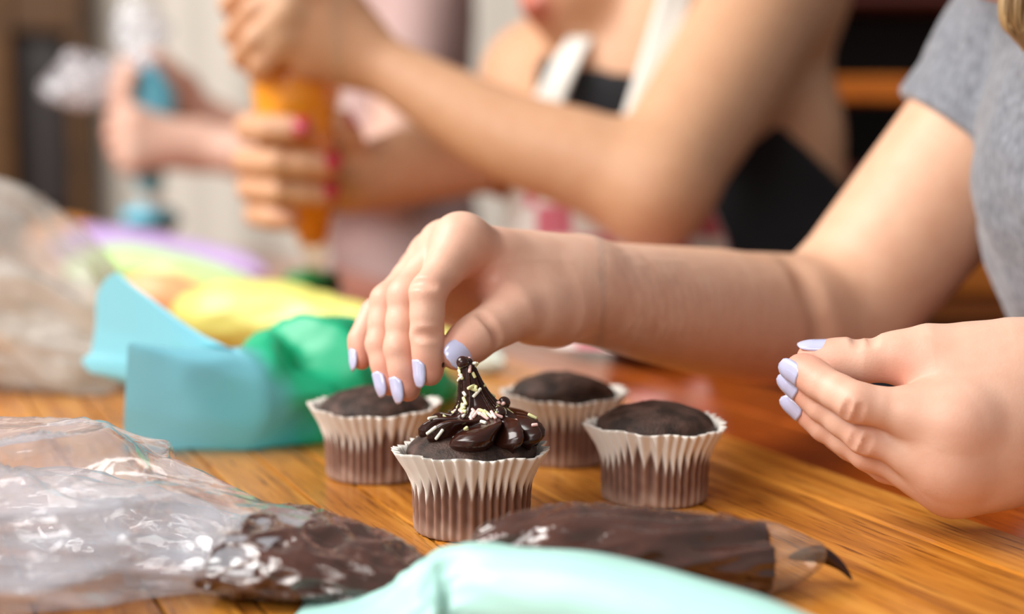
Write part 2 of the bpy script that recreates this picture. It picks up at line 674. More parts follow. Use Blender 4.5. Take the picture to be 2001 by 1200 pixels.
skin('skin')
plain('nail_polish', (0.50, 0.51, 0.72), 0.14, spec=0.6, coat=0.6)
plain('red_nail_polish', (0.42, 0.008, 0.03), 0.14, spec=0.6, coat=0.6)

# ================================================================== SETTING
def struct(o):
    o['kind'] = 'structure'
    return o


FLOOR_Z = -0.75
struct(box('floor', (-3.2, -1.2, FLOOR_Z - 0.05), (3.2, 4.2, FLOOR_Z), 'floor_tile'))
WY = 3.55
struct(box('wall_back', (-3.2, WY, FLOOR_Z), (3.2, WY + 0.1, 1.9), 'plaster'))

# dark timber door with its frame in the back wall, far left
door = struct(box('door_1', (-1.62, WY - 0.06, FLOOR_Z), (-1.02, WY - 0.02, 1.3), 'dark_wood'))
fz = P(100, 70, WY)[2]
xl0, xl1, xr0, xr1 = P(-60, 70, WY)[0], P(62, 70, WY)[0], P(168, 70, WY)[0], P(180, 70, WY)[0]
struct(box('trim_1', (xl0, WY - 0.11, FLOOR_Z), (xl1, WY, 1.4), 'door_wood', bev=0.006))
struct(box('trim_2', (xr0, WY - 0.11, FLOOR_Z), (xr1 + 0.02, WY, 1.4), 'door_wood', bev=0.006))
struct(box('trim_3', (xl1, WY - 0.10, fz), (xr0, WY, fz + 0.30), 'door_wood', bev=0.006))
box('panel', (xl1 + 0.02, WY - 0.075, -0.6), (xr0 - 0.02, WY - 0.06, -0.05), 'dark_wood', parent=door, bev=0.005)
box('panel', (xl1 + 0.02, WY - 0.075, 0.0), (xr0 - 0.02, WY - 0.06, fz - 0.04), 'dark_wood', parent=door, bev=0.005)

# pale curtain hanging on the back wall
cx0, cx1 = P(300, 100, WY - 0.1)[0], P(1620, 100, WY - 0.1)[0]
nu, nv = 320, 6
V = []
for i in range(nu):
    u = i / (nu - 1)
    x = cx0 + (cx1 - cx0) * u
    for j in range(nv):
        v = j / (nv - 1)
        y = WY - 0.10 + 0.010 * math.sin(u * 70 + 1.5 * math.sin(u * 17)) * (0.7 + 0.3 * v) + 0.012 * math.sin(u * 41)
        V.append((x, y, FLOOR_Z + 0.03 + 2.35 * v))
cur = new_obj('curtain', V, grid_faces(nu, nv), 'curtain')
cur.modifiers.new('thick', 'SOLIDIFY').thickness = 0.003
tag(cur, 'pale grey beige curtain hanging in soft folds along the back wall', 'curtain')

# open wooden shelf unit, back right
YS = 2.05
su = thing('shelf_unit', 'dark open shelf unit with orange wooden boards behind the women', 'shelf', (0, 0, 0))
sx0, sx1 = P(1490, 0, YS + 0.3)[0], 1.75
child(box('back_panel', (sx0, YS + 0.34, FLOOR_Z), (sx1, YS + 0.36, 1.2), 'dark_wood'), su)
child(box('side_panel', (sx0, YS + 0.05, FLOOR_Z), (sx0 + 0.025, YS + 0.34, 1.2), 'dark_wood', bev=0.003), su)
child(box('side_panel', (sx1 - 0.025, YS + 0.05, FLOOR_Z), (sx1, YS + 0.34, 1.2), 'dark_red_wood', bev=0.003), su)
for y0, y1, m in ((150, 197, 'orange_wood'), (-12, 8, 'dark_red_wood'), (-200, -165, 'orange_wood'), (330, 352, 'dark_red_wood')):
    z1, z0 = P(1700, y0, YS)[2], P(1700, y1, YS)[2]
    child(box('shelf_board', (sx0 + 0.025, YS + 0.02, z0), (sx1 - 0.025, YS + 0.335, z1), m, bev=0.004), su)
# a thick low orange bench in front of the shelves
bb = thing('low_bench', 'thick orange wooden bench standing before the dark shelves', 'bench', (0, 0, 0))
zt = P(1850, 500, 1.75)[2]; zb = P(1850, 632, 1.72)[2]
child(box('seat_board', (0.30, 1.70, zt - 0.04), (1.5, 2.0, zt), 'orange_wood', bev=0.006), bb)
child(box('front_rail', (0.32, 1.72, zb), (1.48, 1.75, zt - 0.041), 'orange_wood', bev=0.004), bb)
for x in (0.34, 1.42):
    for y in (1.76, 1.92):
        child(box('leg', (x, y, FLOOR_Z), (x + 0.05, y + 0.05, zt - 0.041), 'orange_wood', bev=0.004), bb)

# ------------------------------------------------------------------ tables (planks are parts)
S_LINES = [-0.30, -0.25, -0.205, -0.16, -0.115, -0.07, -0.03, 0.012, 0.052, 0.0945, 0.128, 0.1605, 0.1890, 0.2175, 0.254, 0.297, 0.353, 0.409, 0.4515]
A0, A1 = -0.25, 2.42


def plank_obj(parent, s0, s1, a0, a1, z0, z1, mat, bev, edge=None):
    o = box('plank', (-(a1 - a0) / 2, -(s1 - s0) / 2, z0), ((a1 - a0) / 2, (s1 - s0) / 2, z1), mat, bev=bev)
    o.location = ((a0 + a1) / 2, -(s0 + s1) / 2, 0)
    o.parent = parent
    return o


tb = thing('table', 'long honey-coloured plank table under the cupcakes and icing bags', 'table', (0, 0, 0), TAB_ROT)
for i, (a, b) in enumerate(zip(S_LINES[:-1], S_LINES[1:])):
    g = 0.0007
    plank_obj(tb, a + g, b - g, A0, A1, -0.026, 0.0, 'honey_wood', 0.0008 if i < len(S_LINES) - 2 else 0.0025)
o = box('frame_board', (A0 + 0.05, 0.26, -0.10), (A1 - 0.05, 0.285, -0.0265), 'honey_wood', parent=tb)
o = box('frame_board', (A0 + 0.05, -0.43, -0.10), (A1 - 0.05, -0.405, -0.0265), 'honey_wood', parent=tb)
o = box('under_board', (A0 + 0.02, -0.44, -0.034), (A1 - 0.02, 0.29, -0.0262), 'gap_dark', parent=tb)
for a in (A0 + 0.08, A1 - 0.14):
    for s in (-0.23, 0.39):
        box('leg', (a, -s - 0.03, FLOOR_Z), (a + 0.06, -s + 0.03, -0.0345), 'honey_wood', parent=tb, bev=0.004)
# darker, redder glossy edge table along the women's side
t2 = thing('side_table', 'narrow glossy red-orange wooden table along the seated women', 'table', (0, 0, 0), TAB_ROT)
for a, b in ((0.4545, 0.5195), (0.5200, 0.585)):
    plank_obj(t2, a, b, A0, A1 - 0.1, -0.034, -0.006, 'red_wood', 0.002)
for a in (A0 + 0.08, 1.45):
    box('leg', (a, -0.53, FLOOR_Z), (a + 0.05, -0.48, -0.0345), 'red_wood', parent=t2, bev=0.004)
# bench the women sit on
bn = thing('long_bench', 'long wooden bench the three women sit on beside the table', 'bench', (0, 0, 0), TAB_ROT)
for a, b in ((0.600, 0.745), (0.75, 0.90)):
    plank_obj(bn, a, b, 0.05, 2.35, -0.33, -0.30, 'red_wood', 0.004)
for a in (0.12, 1.2, 2.2):
    box('leg', (a, -0.88, FLOOR_Z), (a + 0.05, -0.63, -0.3305), 'red_wood', parent=bn, bev=0.004)

# ================================================================== CUPCAKES
vcol('baking_paper', 0.62, spec=0.25, sss=0.0)
m, nt, b = nodes_of('chocolate_cake')
setp(b, rough=0.62, spec=0.35)
tc = nt.nodes.new('ShaderNodeTexCoord')
n1 = nt.nodes.new('ShaderNodeTexNoise'); n1.inputs['Scale'].default_value = 900; n1.inputs['Detail'].default_value = 6
n2 = nt.nodes.new('ShaderNodeTexNoise'); n2.inputs['Scale'].default_value = 120; n2.inputs['Detail'].default_value = 4
nt.links.new(tc.outputs['Object'], n1.inputs[0]); nt.links.new(tc.outputs['Object'], n2.inputs[0])
cr = nt.nodes.new('ShaderNodeValToRGB')
cr.color_ramp.elements[0].position = 0.35; cr.color_ramp.elements[0].color = (0.022, 0.011, 0.008, 1)
cr.color_ramp.elements[1].position = 0.7; cr.color_ramp.elements[1].color = (0.090, 0.048, 0.036, 1)
nt.links.new(n2.outputs[0], cr.inputs[0]); nt.links.new(cr.outputs[0], b.inputs['Base Color'])
ad = nt.nodes.new('ShaderNodeMath'); ad.operation = 'ADD'
nt.links.new(n1.outputs[0], ad.inputs[0]); nt.links.new(n2.outputs[0], ad.inputs[1])
bp = nt.nodes.new('ShaderNodeBump'); bp.inputs['Strength'].default_value = 0.55; bp.inputs['Distance'].default_value = 0.0012
nt.links.new(ad.outputs[0], bp.inputs['Height']); nt.links.new(bp.outputs[0], b.inputs['Normal'])
plain('chocolate_icing', (0.030, 0.0075, 0.004), 0.20, spec=0.5, bump=(60, 0.08, 0.002), sss=0.0)
plain('chocolate_pearl', (0.030, 0.008, 0.005), 0.22, spec=0.6)
plain('sprinkle_yellow', (0.86, 0.84, 0.42), 0.4)
plain('sprinkle_cream', (0.88, 0.84, 0.70), 0.4)
plain('sprinkle_pink', (0.86, 0.54, 0.50), 0.4)


def tri(x):
    x = x % 1.0
    return np.where(x < 0.5, 4 * x - 1, 3 - 4 * x)


def cupcake(label, px, py, scale=1.0, rot=0.0, dome=(0.0, 0.0, 0.013), seed=0, pleats=38, brown=0.0, tall=1.0):
    c = T(px, py)
    root = thing('cupcake', label, 'cupcake', c, rot)
    rr = np.random.default_rng(seed + 11)
    nth = pleats * 8
    th = np.arange(nth) / nth * 2 * math.pi
    warp = 0.035 * np.sin(3 * th + seed) + 0.03 * np.sin(7 * th + 2 * seed)
    ph = (th + warp) / (2 * math.pi) * pleats
    t3 = tri(ph)
    ridge = np.sign(t3) * np.abs(t3) ** 0.75
    amp_p = 0.75 + 0.5 * rr.random(pleats)          # each pleat its own depth
    amp_th = np.interp(ph % pleats, np.arange(pleats + 1) + 0.0, np.append(amp_p, amp_p[0]))
    prof = [(0.0, 23.3, .10), (0.6, 24.4, .35), (2.5, 24.8, .5), (8, 24.9, .62), (14, 25.0, .7), (19, 25.2, .8), (22, 25.6, 1.0), (25, 26.5, 1.15),
            (28, 27.7, 1.4), (31, 29.2, 1.6), (34, 30.8, 1.7), (36.6, 32.3, 1.7)]
    zz = np.array([p[0] for p in prof]); rz = np.array([p[1] for p in prof]); az = np.array([p[2] for p in prof])
    zs = np.concatenate([np.linspace(0, 2.5, 4), np.linspace(4, 36.6, 26)])
    R = np.interp(zs, zz, rz); A = np.interp(zs, zz, az)
    V, Cc = [], []
    rimw = 1 + 0.022 * np.sin(2 * th + seed * 1.7) + 0.014 * np.sin(5 * th + seed)
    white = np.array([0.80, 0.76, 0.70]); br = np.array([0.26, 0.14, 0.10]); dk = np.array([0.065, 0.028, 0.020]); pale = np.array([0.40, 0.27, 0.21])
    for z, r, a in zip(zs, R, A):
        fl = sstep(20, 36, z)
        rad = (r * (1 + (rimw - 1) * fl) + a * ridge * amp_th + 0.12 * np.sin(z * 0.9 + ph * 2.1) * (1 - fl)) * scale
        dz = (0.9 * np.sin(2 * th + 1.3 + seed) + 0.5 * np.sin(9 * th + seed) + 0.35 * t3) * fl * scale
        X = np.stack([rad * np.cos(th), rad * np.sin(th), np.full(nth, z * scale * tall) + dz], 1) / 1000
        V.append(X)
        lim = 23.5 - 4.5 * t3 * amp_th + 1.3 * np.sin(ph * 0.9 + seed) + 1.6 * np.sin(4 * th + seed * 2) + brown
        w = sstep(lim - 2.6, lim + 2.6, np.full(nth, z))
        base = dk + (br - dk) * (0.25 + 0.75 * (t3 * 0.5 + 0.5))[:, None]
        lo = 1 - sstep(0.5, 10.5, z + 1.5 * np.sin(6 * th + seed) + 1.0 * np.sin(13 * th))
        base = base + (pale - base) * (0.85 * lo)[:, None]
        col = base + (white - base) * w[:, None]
        Cc.append(col)
    V = np.concatenate(V); Cc = np.concatenate(Cc)
    nz = len(zs)
    F = grid_faces(nz, nth, close_v=True)
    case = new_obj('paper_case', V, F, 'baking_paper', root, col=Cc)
    md = case.modifiers.new('thick', 'SOLIDIFY'); md.thickness = 0.00018; md.offset = 0
    # base disc of the case
    k = 40
    bv = [(0, 0, 0.0003)] + [(0.0232 * scale * math.cos(i / k * 2 * math.pi), 0.0232 * scale * math.sin(i / k * 2 * math.pi), 0.0003) for i in range(k)]
    new_obj('case_base', bv, [(0, i + 1, (i + 1) % k + 1) for i in range(k)], 'baking_paper', root, col=np.tile(pale, (k + 1, 1)))
    # cake with risen dome
    dx, dy, dh = dome
    prof = [(23.0, 1.0), (24.0, 8), (24.2, 18), (25.2, 25), (26.6, 30.0), (27.6, 33.0), (28.0, 34.8)]
    nd = 22
    for i in range(1, nd + 1):
        a = i / nd * math.pi / 2
        prof.append((28.0 * math.cos(a) if i < nd else 0.0, 35.0 + dh * 1000 * math.sin(a) ** 1.1))
    nt_ = 96
    t2_ = np.arange(nt_) / nt_ * 2 * math.pi
    V = []
    for i, (r, z) in enumerate(prof):
        k = sstep(33, 46, z)
        x = r * np.cos(t2_) * scale / 1000 + dx * k; y = r * np.sin(t2_) * scale / 1000 + dy * k
        zz_ = np.full(nt_, z * scale * tall / 1000)
        q = np.stack([x, y, zz_], 1)
        if z > 30:
            n = vnoise(q, 160, seed) * 0.0006 + vnoise(q, 420, seed + 3) * 0.00022
            q[:, 2] += n * (1 if r > 1 else 0.6)
            q[:, 0] += 0.6 * n; q[:, 1] += 0.4 * n
        V.append(q)
    V = np.concatenate(V)
    new_obj('cake', V, grid_faces(len(prof), nt_, close_v=True), 'chocolate_cake', root)
    return root


CG = None
cup_left = cupcake('plain chocolate cupcake on the left, beside the green end of the blue bag', 735, 928, 0.985, 0.4, (0.0, 0.0, 0.0105), 1)
cup_back = cupcake('blurred plain chocolate cupcake farthest back, behind the iced one', 1102, 897, 0.985, 1.1, (-0.006, 0.0, 0.0125), 2, brown=1.5)
cup_right = cupcake('plain chocolate cupcake on the right with its white frilled case standing alone', 1279, 973, 0.985, 2.2, (-0.001, 0.0, 0.0115), 3)
cup = cupcake('front chocolate cupcake with piped chocolate icing and pastel sprinkles', 922, 1034, 1.0, 0.0, (0.0, 0.0, 0.0095), 4, pleats=38)

# ---- piped icing on the front cupcake
NL = 10


ICE_PROF = np.array([(0.4, 36.2), (2.0, 35.4), (3.0, 32.6), (3.8, 29.0), (4.9, 24.5), (6.4, 20.0), (8.4, 16.0), (10.6, 13.2), (13.0, 11.4), (15.6, 10.2), (18.4, 9.1),
                     (21.0, 7.8), (23.4, 6.0), (25.0, 3.8), (25.0, 1.6), (23.4, -0.4), (20.5, -1.8), (15, -2.2), (6, -2.2)])
IC = (0.0052, 0.000, 0.0395)


def icing_point(th, t):
    """th array, t in 0..1 from the tip to the hidden underside"""
    k = t * (len(ICE_PROF) - 1)
    r = np.interp(k, np.arange(len(ICE_PROF)), ICE_PROF[:, 0]); z = np.interp(k, np.arange(len(ICE_PROF)), ICE_PROF[:, 1])
    tw = 0.55 * (1 - z / 36.0) + 0.42 * sstep(10, 25, r)
    thw = th + tw + 0.16 * np.sin(2 * th + 0.6) + 0.09 * np.sin(3 * th + 2.0)
    s = (thw * NL / (2 * math.pi)) % 1.0
    lob_i = np.floor(thw * NL / (2 * math.pi)).astype(int) % NL
    big = np.array([1.02, 0.93, 1.06, 0.98, 1.08, 0.92, 1.03, 0.97, 1.04, 0.99])[lob_i]
    up = np.array([0.4, -0.3, 0.9, 0.1, -0.5, 1.2, 0.0, 0.6, -0.2, 0.3])[lob_i]
    skirt = sstep(12.5, 9.0, z) * sstep(-2.5, 0.0, z)
    # cone: sharp ridges of the star nozzle; skirt: overlapping ruffles, each lip standing over the next
    ridge = 1 - 2 * np.abs(2 * s - 1) ** 1.0
    cone = 0.24 * (np.where(np.abs(2 * s - 1) < 0.22, 1 - np.abs(2 * s - 1) / 0.22, 0.0) - 0.5 * np.abs(2 * s - 1) ** 0.5 * 0.0 - 0.3)
    sk = s ** 1.55
    lip = np.sin(math.pi * sk) ** 0.62
    ruf = (-0.33 + 0.44 * lip) * big * sstep(9, 19, r)
    blend = 1 + cone * (1 - skirt) * sstep(0.5, 3.0, r) + ruf * skirt
    rad = r * blend * (1 + (big - 1) * skirt * 0.5)
    zo = z + skirt * ((lip - 0.55) * 3.2 * sstep(9, 18, r) + up * sstep(12, 22, r))
    # the bottom of the skirt tucks in a wave
    wave = sstep(4, 0, z) * (0.9 * np.sin(2 * thw * NL / 2 + 1.0))
    zo = zo + wave * 0.8
    cone_k = sstep(6, 36, z)
    cx = -7.8 * cone_k + 0.6 * np.sin(z * 0.25) * cone_k; cy = -0.5 * cone_k
    return np.stack([(rad * np.cos(th) + cx) / 1000 + IC[0], (rad * np.sin(th) + cy) / 1000 + IC[1], np.broadcast_to(zo, th.shape) / 1000 + IC[2]], 1)


nth, ntt = 432, 100
th = np.arange(nth) / nth * 2 * math.pi
V = np.concatenate([icing_point(th, j / (ntt - 1)) for j in range(ntt)])
icing = new_obj('chocolate_icing', V, grid_faces(ntt, nth, close_v=True)[:, ::-1], 'chocolate_icing', cup)
icing['label'] = 'glossy dark chocolate icing piped to a pointed ruffled cone'


def capsule_mesh(name, r, L, mat, seg=8):
    pts = [(-L / 2, 0.45 * r), (-L / 2 + 0.25 * r, 0.85 * r), (-L / 2 + 0.6 * r, r), (L / 2 - 0.6 * r, r), (L / 2 - 0.25 * r, 0.85 * r), (L / 2, 0.45 * r)]
    V = [(x, q * math.cos(i / seg * 2 * math.pi), q * math.sin(i / seg * 2 * math.pi)) for x, q in pts for i in range(seg)]
    n = len(pts)
    F = [tuple(f) for f in grid_faces(n, seg, close_v=True).tolist()] + [tuple(range(seg)), tuple(range((n - 1) * seg, n * seg))[::-1]]
    me = bpy.data.meshes.new(name)
    me.from_pydata(V, [], F); me.update()
    me.polygons.foreach_set('use_smooth', np.ones(len(me.polygons), dtype=bool))
    me.materials.append(MATS[mat])
    return me


def sphere_mesh(name, r, mat, sub=3):
    bm = bmesh.new(); bmesh.ops.create_icosphere(bm, subdivisions=sub, radius=r)
    for v in bm.verts:
        v.co *= 1 + 0.03 * mnoise.noise(v.co * 300)
    for f in bm.faces:
        f.smooth = True
    me = bpy.data.meshes.new(name); bm.to_mesh(me); bm.free()
    me.materials.append(MATS[mat])
    return me


SPR = [[capsule_mesh('sprinkle', 0.00074, L, 'sprinkle_' + c) for L in (0.0028, 0.0044, 0.0055)] for c in ('yellow', 'cream', 'pink')]


def ice_normal(th0, t):
    e = 0.02
    a = icing_point(np.array([th0 - e, th0 + e]), t)
    b1 = icing_point(np.array([th0]), min(1, t + 0.008))[0]; b0 = icing_point(np.array([th0]), t - 0.008)[0]
    n = np.cross(a[1] - a[0], b0 - b1)
    n /= np.linalg.norm(n)
    return n, (b1 - b0) / np.linalg.norm(b1 - b0), (a[1] - a[0]) / np.linalg.norm(a[1] - a[0])


rs = random.Random(5)
spots = []
for i in range(104):
    # thick at the foot of the cone, thinner higher up, few on the ruffles; all round the cone
    z = rs.random()
    if z < 0.50:
        t = rs.uniform(0.315, 0.43)
    elif z < 0.86:
        t = rs.uniform(0.09, 0.32)
    else:
        t = rs.uniform(0.43, 0.72)
    spots.append((rs.uniform(0, 2 * math.pi), t))
for th0, t in spots:
    p = icing_point(np.array([th0]), t)[0]
    n, tv, sv = ice_normal(th0, t)
    if n[2] < -0.2:
        n = -n
    ang = rs.uniform(0, math.pi)
    x = tv * math.cos(ang) + sv * math.sin(ang)
    if rs.random() < 0.25:
        x = x + n * rs.uniform(0.3, 0.9)
    x = x - n * (x @ n) * 0.6
    x /= np.linalg.norm(x)
    y = np.cross(n, x); y /= np.linalg.norm(y)
    zv = np.cross(x, y)
    c = rs.choices((0, 1, 2), (0.45, 0.28, 0.27))[0]
    o = bpy.data.objects.new('sprinkle', SPR[c][rs.choices((0, 1, 2), (0.25, 0.4, 0.35))[0]])
    COL.objects.link(o)
    M = Matrix((x, y, zv)).transposed().to_4x4()
    M.translation = Vector(p + n * 0.0004)
    o.parent = icing
    o.matrix_local = M
# chocolate pearls on the icing
PEARL = sphere_mesh('chocolate_pearl', 0.00275, 'chocolate_pearl')
for (px_, py_, d_) in ((904, 708, 0.656), (976, 806, 0.655), (985, 787, 0.664)):
    o = bpy.data.objects.new('chocolate_pearl', PEARL); COL.objects.link(o)
    o.parent = icing
    o.location = Vector(P(px_, py_, d_)) - cup.location
# the pearl held between finger and thumb
hp = bpy.data.objects.new('chocolate_pearl', sphere_mesh('held_chocolate_pearl', 0.0020, 'chocolate_pearl')); COL.objects.link(hp)
hp.location = P(860, 712, 0.6705)
tag(hp, 'small dark chocolate ball pinched between finger and thumb above the icing', 'chocolate ball')

# ================================================================== WOMAN IN THE GREY T-SHIRT
m, nt, b = nodes_of('grey_jersey')
setp(b, rough=0.9, sheen=0.3)
tc = nt.nodes.new('ShaderNodeTexCoord')
n1 = nt.nodes.new('ShaderNodeTexNoise'); n1.inputs['Scale'].default_value = 420; n1.inputs['Detail'].default_value = 3
mp = nt.nodes.new('ShaderNodeMapping'); mp.inputs['Scale'].default_value = (1, 1, 0.35)
nt.links.new(tc.outputs['Object'], mp.inputs[0]); nt.links.new(mp.outputs[0], n1.inputs[0])
cr = nt.nodes.new('ShaderNodeValToRGB')
cr.color_ramp.elements[0].position = 0.3; cr.color_ramp.elements[0].color = (0.115, 0.123, 0.145, 1)
cr.color_ramp.elements[1].position = 0.7; cr.color_ramp.elements[1].color = (0.25, 0.265, 0.30, 1)
nt.links.new(n1.outputs[0], cr.inputs[0]); nt.links.new(cr.outputs[0], b.inputs['Base Color'])
bp = nt.nodes.new('ShaderNodeBump'); bp.inputs['Strength'].default_value = 0.25; bp.inputs['Distance'].default_value = 0.001
nt.links.new(n1.outputs[0], bp.inputs['Height']); nt.links.new(bp.outputs[0], b.inputs['Normal'])
def limbs(core, pts, n=18, k=0.012):
    q = catmull([list(P(x, y, d)) + [r / 1000.0] for x, y, d, r in pts], n)
    core.append((('m', [cap(a[:3], b_[:3], a[3], b_[3]) for a, b_ in zip(q[:-1], q[1:])]), k))


plain('blonde_hair', (0.42, 0.27, 0.12), 0.4, bump=(200, 0.3, 0.001), vary=0.3)
plain('brown_hair', (0.05, 0.022, 0.012), 0.4, bump=(200, 0.3, 0.001), vary=0.3)
plain('dark_denim', (0.03, 0.035, 0.055), 0.85, bump=(300, 0.2, 0.001), vary=0.2)

SK1 = (0.69, 0.415, 0.275)


def jeans(root, s, a, spread=0.09, top=-0.08):
    core = []
    hip = Q(s, a, -0.18)
    core += [(cap(Q(s, a - 0.055, -0.17), Q(s, a + 0.055, -0.17), 0.115, 0.115), 0.03), (cap(Q(s + 0.01, a, -0.17), Q(s - 0.0, a, top), 0.115, 0.11), 0.04)]
    for sg in (-1, 1):
        k = Q(s - 0.36, a + sg * (spread + 0.03), -0.225)
        an = Q(s - 0.30, a + sg * (spread + 0.02), FLOOR_Z + 0.075)
        core += [(cap(Q(s, a + sg * spread, -0.215), k, 0.08, 0.058), 0.03), (cap(k, an, 0.056, 0.040), 0.02),
                 (cap(an + [0, 0, -0.035], Q(s - 0.46, a + sg * (spread + 0.03), FLOOR_Z + 0.036), 0.036, 0.032), 0.02)]
    v, f = mesh_field(dict(core=core), 0.010)
    return child(new_obj('trousers', v, f, 'dark_denim', col=None), root)


p1 = thing('person', 'woman in grey T-shirt with pale lilac nails decorating the front cupcake', 'person', Q(0.755, 0.56, -0.30))

# ---- right hand, reaching over the cupcake (thumb toward the viewer)
A_ix = finger([(902, 478, .697, 10.2), (836, 571, .674, 7.7), (834, 655, .672, 6.9), (836, 727, .672, 5.7)])
A_md = finger([(870, 480, .713, 10.0), (793, 578, .688, 7.9), (782, 680, .683, 6.9), (793, 757, .681, 5.9)])
A_rg = finger([(848, 500, .729, 9.6), (757, 588, .703, 7.5), (744, 672, .697, 6.5), (758, 747, .693, 5.5)])
A_pk = finger([(826, 528, .744, 9.0), (733, 613, .722, 6.6), (707, 664, .716, 5.8), (706, 702, .712, 4.9)])
A_th = finger([(1085, 610, .722, 15.5), (1004, 612, .697, 11.2), (938, 652, .682, 8.9), (893, 690, .6755, 7.4)])
AW = P(1150, 570, .748)
core = []
fore = [(1060, 548, .735, 17.5), (1150, 570, .748, 23.0), (1300, 599, .795, 30.0), (1480, 620, .86, 36.5), (1580, 625, .895, 38.5)]
limbs(core, fore + [(1640, 612, .914, 39.5)], 60, 0.016)
# wrist is broader than thick: a second bone behind
core.append((cap(P(1130, 562, .764), P(1360, 603, .84), .019, .028), 0.016))
# palm: one bone to each knuckle
for (j, r), wr in zip((A_ix[0], A_md[0], A_rg[0], A_pk[0]), ((1120, 560, .742), (1118, 556, .752), (1118, 560, .762), (1118, 570, .770))):
    core.append((cap(P(*wr), j, .019, r * 0.98), 0.014))
core.append((ell(P(975, 545, .728), (.030, .022, .017), frame(P(880, 500, .72) - P(1100, 560, .75), UP)), 0.012))
# flesh between thumb and index
core.append((ell(P(925, 572, .738), (.026, .017, .016), frame(P(850, 560, .74) - P(1000, 580, .74), UP)), 0.010))
core.append((cap(P(1040, 590, .722), P(965, 520, .712), .013, .010), 0.012))
# upper arm
E1 = P(1645, 606, .915)
limbs(core, [(1640, 610, .914, 39), (1700, 540, .914, 42.5), (1790, 430, .912, 45), (1930, 255, .90, 48), (2070, 80, .89, 54)], 36, 0.012)

# ---- left hand, back toward the viewer
B_ix = finger([(1868, 822, .632, 11.2), (1672, 786, .633, 8.0), (1604, 748, .645, 7.0), (1562, 722, .652, 6.2)])
B_md = finger([(1862, 900, .636, 10.8), (1690, 850, .643, 7.8), (1608, 792, .654, 6.8), (1556, 748, .660, 5.9)])
B_rg = finger([(1856, 938, .646, 10.4), (1696, 884, .655, 7.4), (1612, 832, .664, 6.5), (1560, 788, .668, 5.7)])
B_pk = finger([(1856, 952, .658, 9.6), (1730, 912, .668, 6.4), (1660, 872, .674, 5.6), (1610, 838, .678, 5.0)])
B_th = finger([(1950, 712, .650, 16.0), (1815, 692, .650, 11.6), (1690, 703, .653, 8.6), (1592, 697, .658, 6.6)])
BW = P(2090, 775, .656)
for (j, r), wr in zip((B_ix[0], B_md[0], B_rg[0], B_pk[0]), ((2060, 750, .651), (2060, 765, .649), (2060, 790, .652), (2060, 805, .660))):
    core.append((cap(P(*wr), j, .022, r * 1.0), 0.014))
core.append((ell(P(1965, 820, .6465), (.044, .034, .0185), frame(P(1860, 860, .64) - P(2080, 775, .655), -FW)), 0.020))
core.append((cap(P(1960, 745, .652), P(1893, 775, .645), .014, .0105), 0.012))
core += [(cap(BW, P(2330, 830, .70), .026, .034), 0.02), (cap(P(2070, 760, .672), P(2330, 800, .71), .022, .030), 0.02),
         (cap(P(2330, 830, .70), P(2620, 890, .74), .034, .038), 0.02), (cap(P(2620, 890, .74), P(2560, 420, .72), .040, .045), 0.014),
         (cap(P(2560, 420, .72), P(2480, -30, .70), .045, .054), 0.03)]
# ---- torso, neck, head (above the frame)
tor_top, tor_mid, tor_low = P(2385, 20, .82), P(2385, 420, .83), Q(0.74, 0.56, -0.10)
torso = [(cap(P(2190, 20, .875), P(2480, -20, .745), .054, .052), 0.03), (cap(tor_top, tor_mid, .080, .086), 0.03), (cap(tor_mid, tor_low, .086, .098), 0.04),
         (ell(P(2275, 330, .80), (.066, .066, .06)), 0.03)]
core += torso
neck = P(2300, -150, .81); head = P(2185, -420, .80)
hx = CV(-1, -0.25, 0.1)
core += [(cap(P(2345, -60, .815), P(2265, -260, .805), .050, .048), 0.03), (ell(head, (.092, .072, .105), frame(hx)), 0.02),
         (ell(head + hx * .055 - np.array([0, 0, .055]), (.045, .042, .045)), 0.03), (cap(head + hx * .092 + [0, 0, .0], head + hx * .106 - np.array([0, 0, .022]), .007, .011), 0.012)]
fing = []
for f_, ko in ((A_ix, .011), (A_md, .010), (A_rg, .010), (A_pk, .010), (B_ix, .012), (B_md, .011), (B_rg, .011), (B_pk, .010)):
    fing.append((chain(f_), 0.0035, ko))
for f_ in (A_th, B_th):
    fing.append((chain(f_, 0.97), 0.006, 0.016))
# fleshy finger pads and knuckle bumps
def pad(f_, d, amt=0.35, sz=0.95):
    (a, ra), (b_, rb) = f_[-2], f_[-1]
    return ell(a * 0.35 + b_ * 0.65 + np.asarray(d) * rb * amt, (np.linalg.norm(b_ - a) * 0.55 + rb * 0.3, rb * sz, rb * sz), frame(b_ - a, -FW))
fing[0][0].append(pad(A_ix, CV(.7, 0, -.3))); fing[1][0].append(pad(A_md, CV(.5, 0, -.5))); fing[2][0].append(pad(A_rg, CV(.5, 0, -.5)))
fing[8][0].append(pad(A_th, CV(.1, .5, -.7)))
fing[9][0].append(pad(B_th, CV(0, -1, 0))); fing[4][0].append(pad(B_ix, CV(.5, .6, 0), .3))
core += [(ell(A_ix[0][0] + UP * .0025, (.0105, .0105, .0105)), 0.008), (ell(B_ix[0][0] - FW * .0015, (.0115, .0115, .011)), 0.012), (ell(B_md[0][0] - FW * .002, (.011, .011, .0105)), 0.012)]
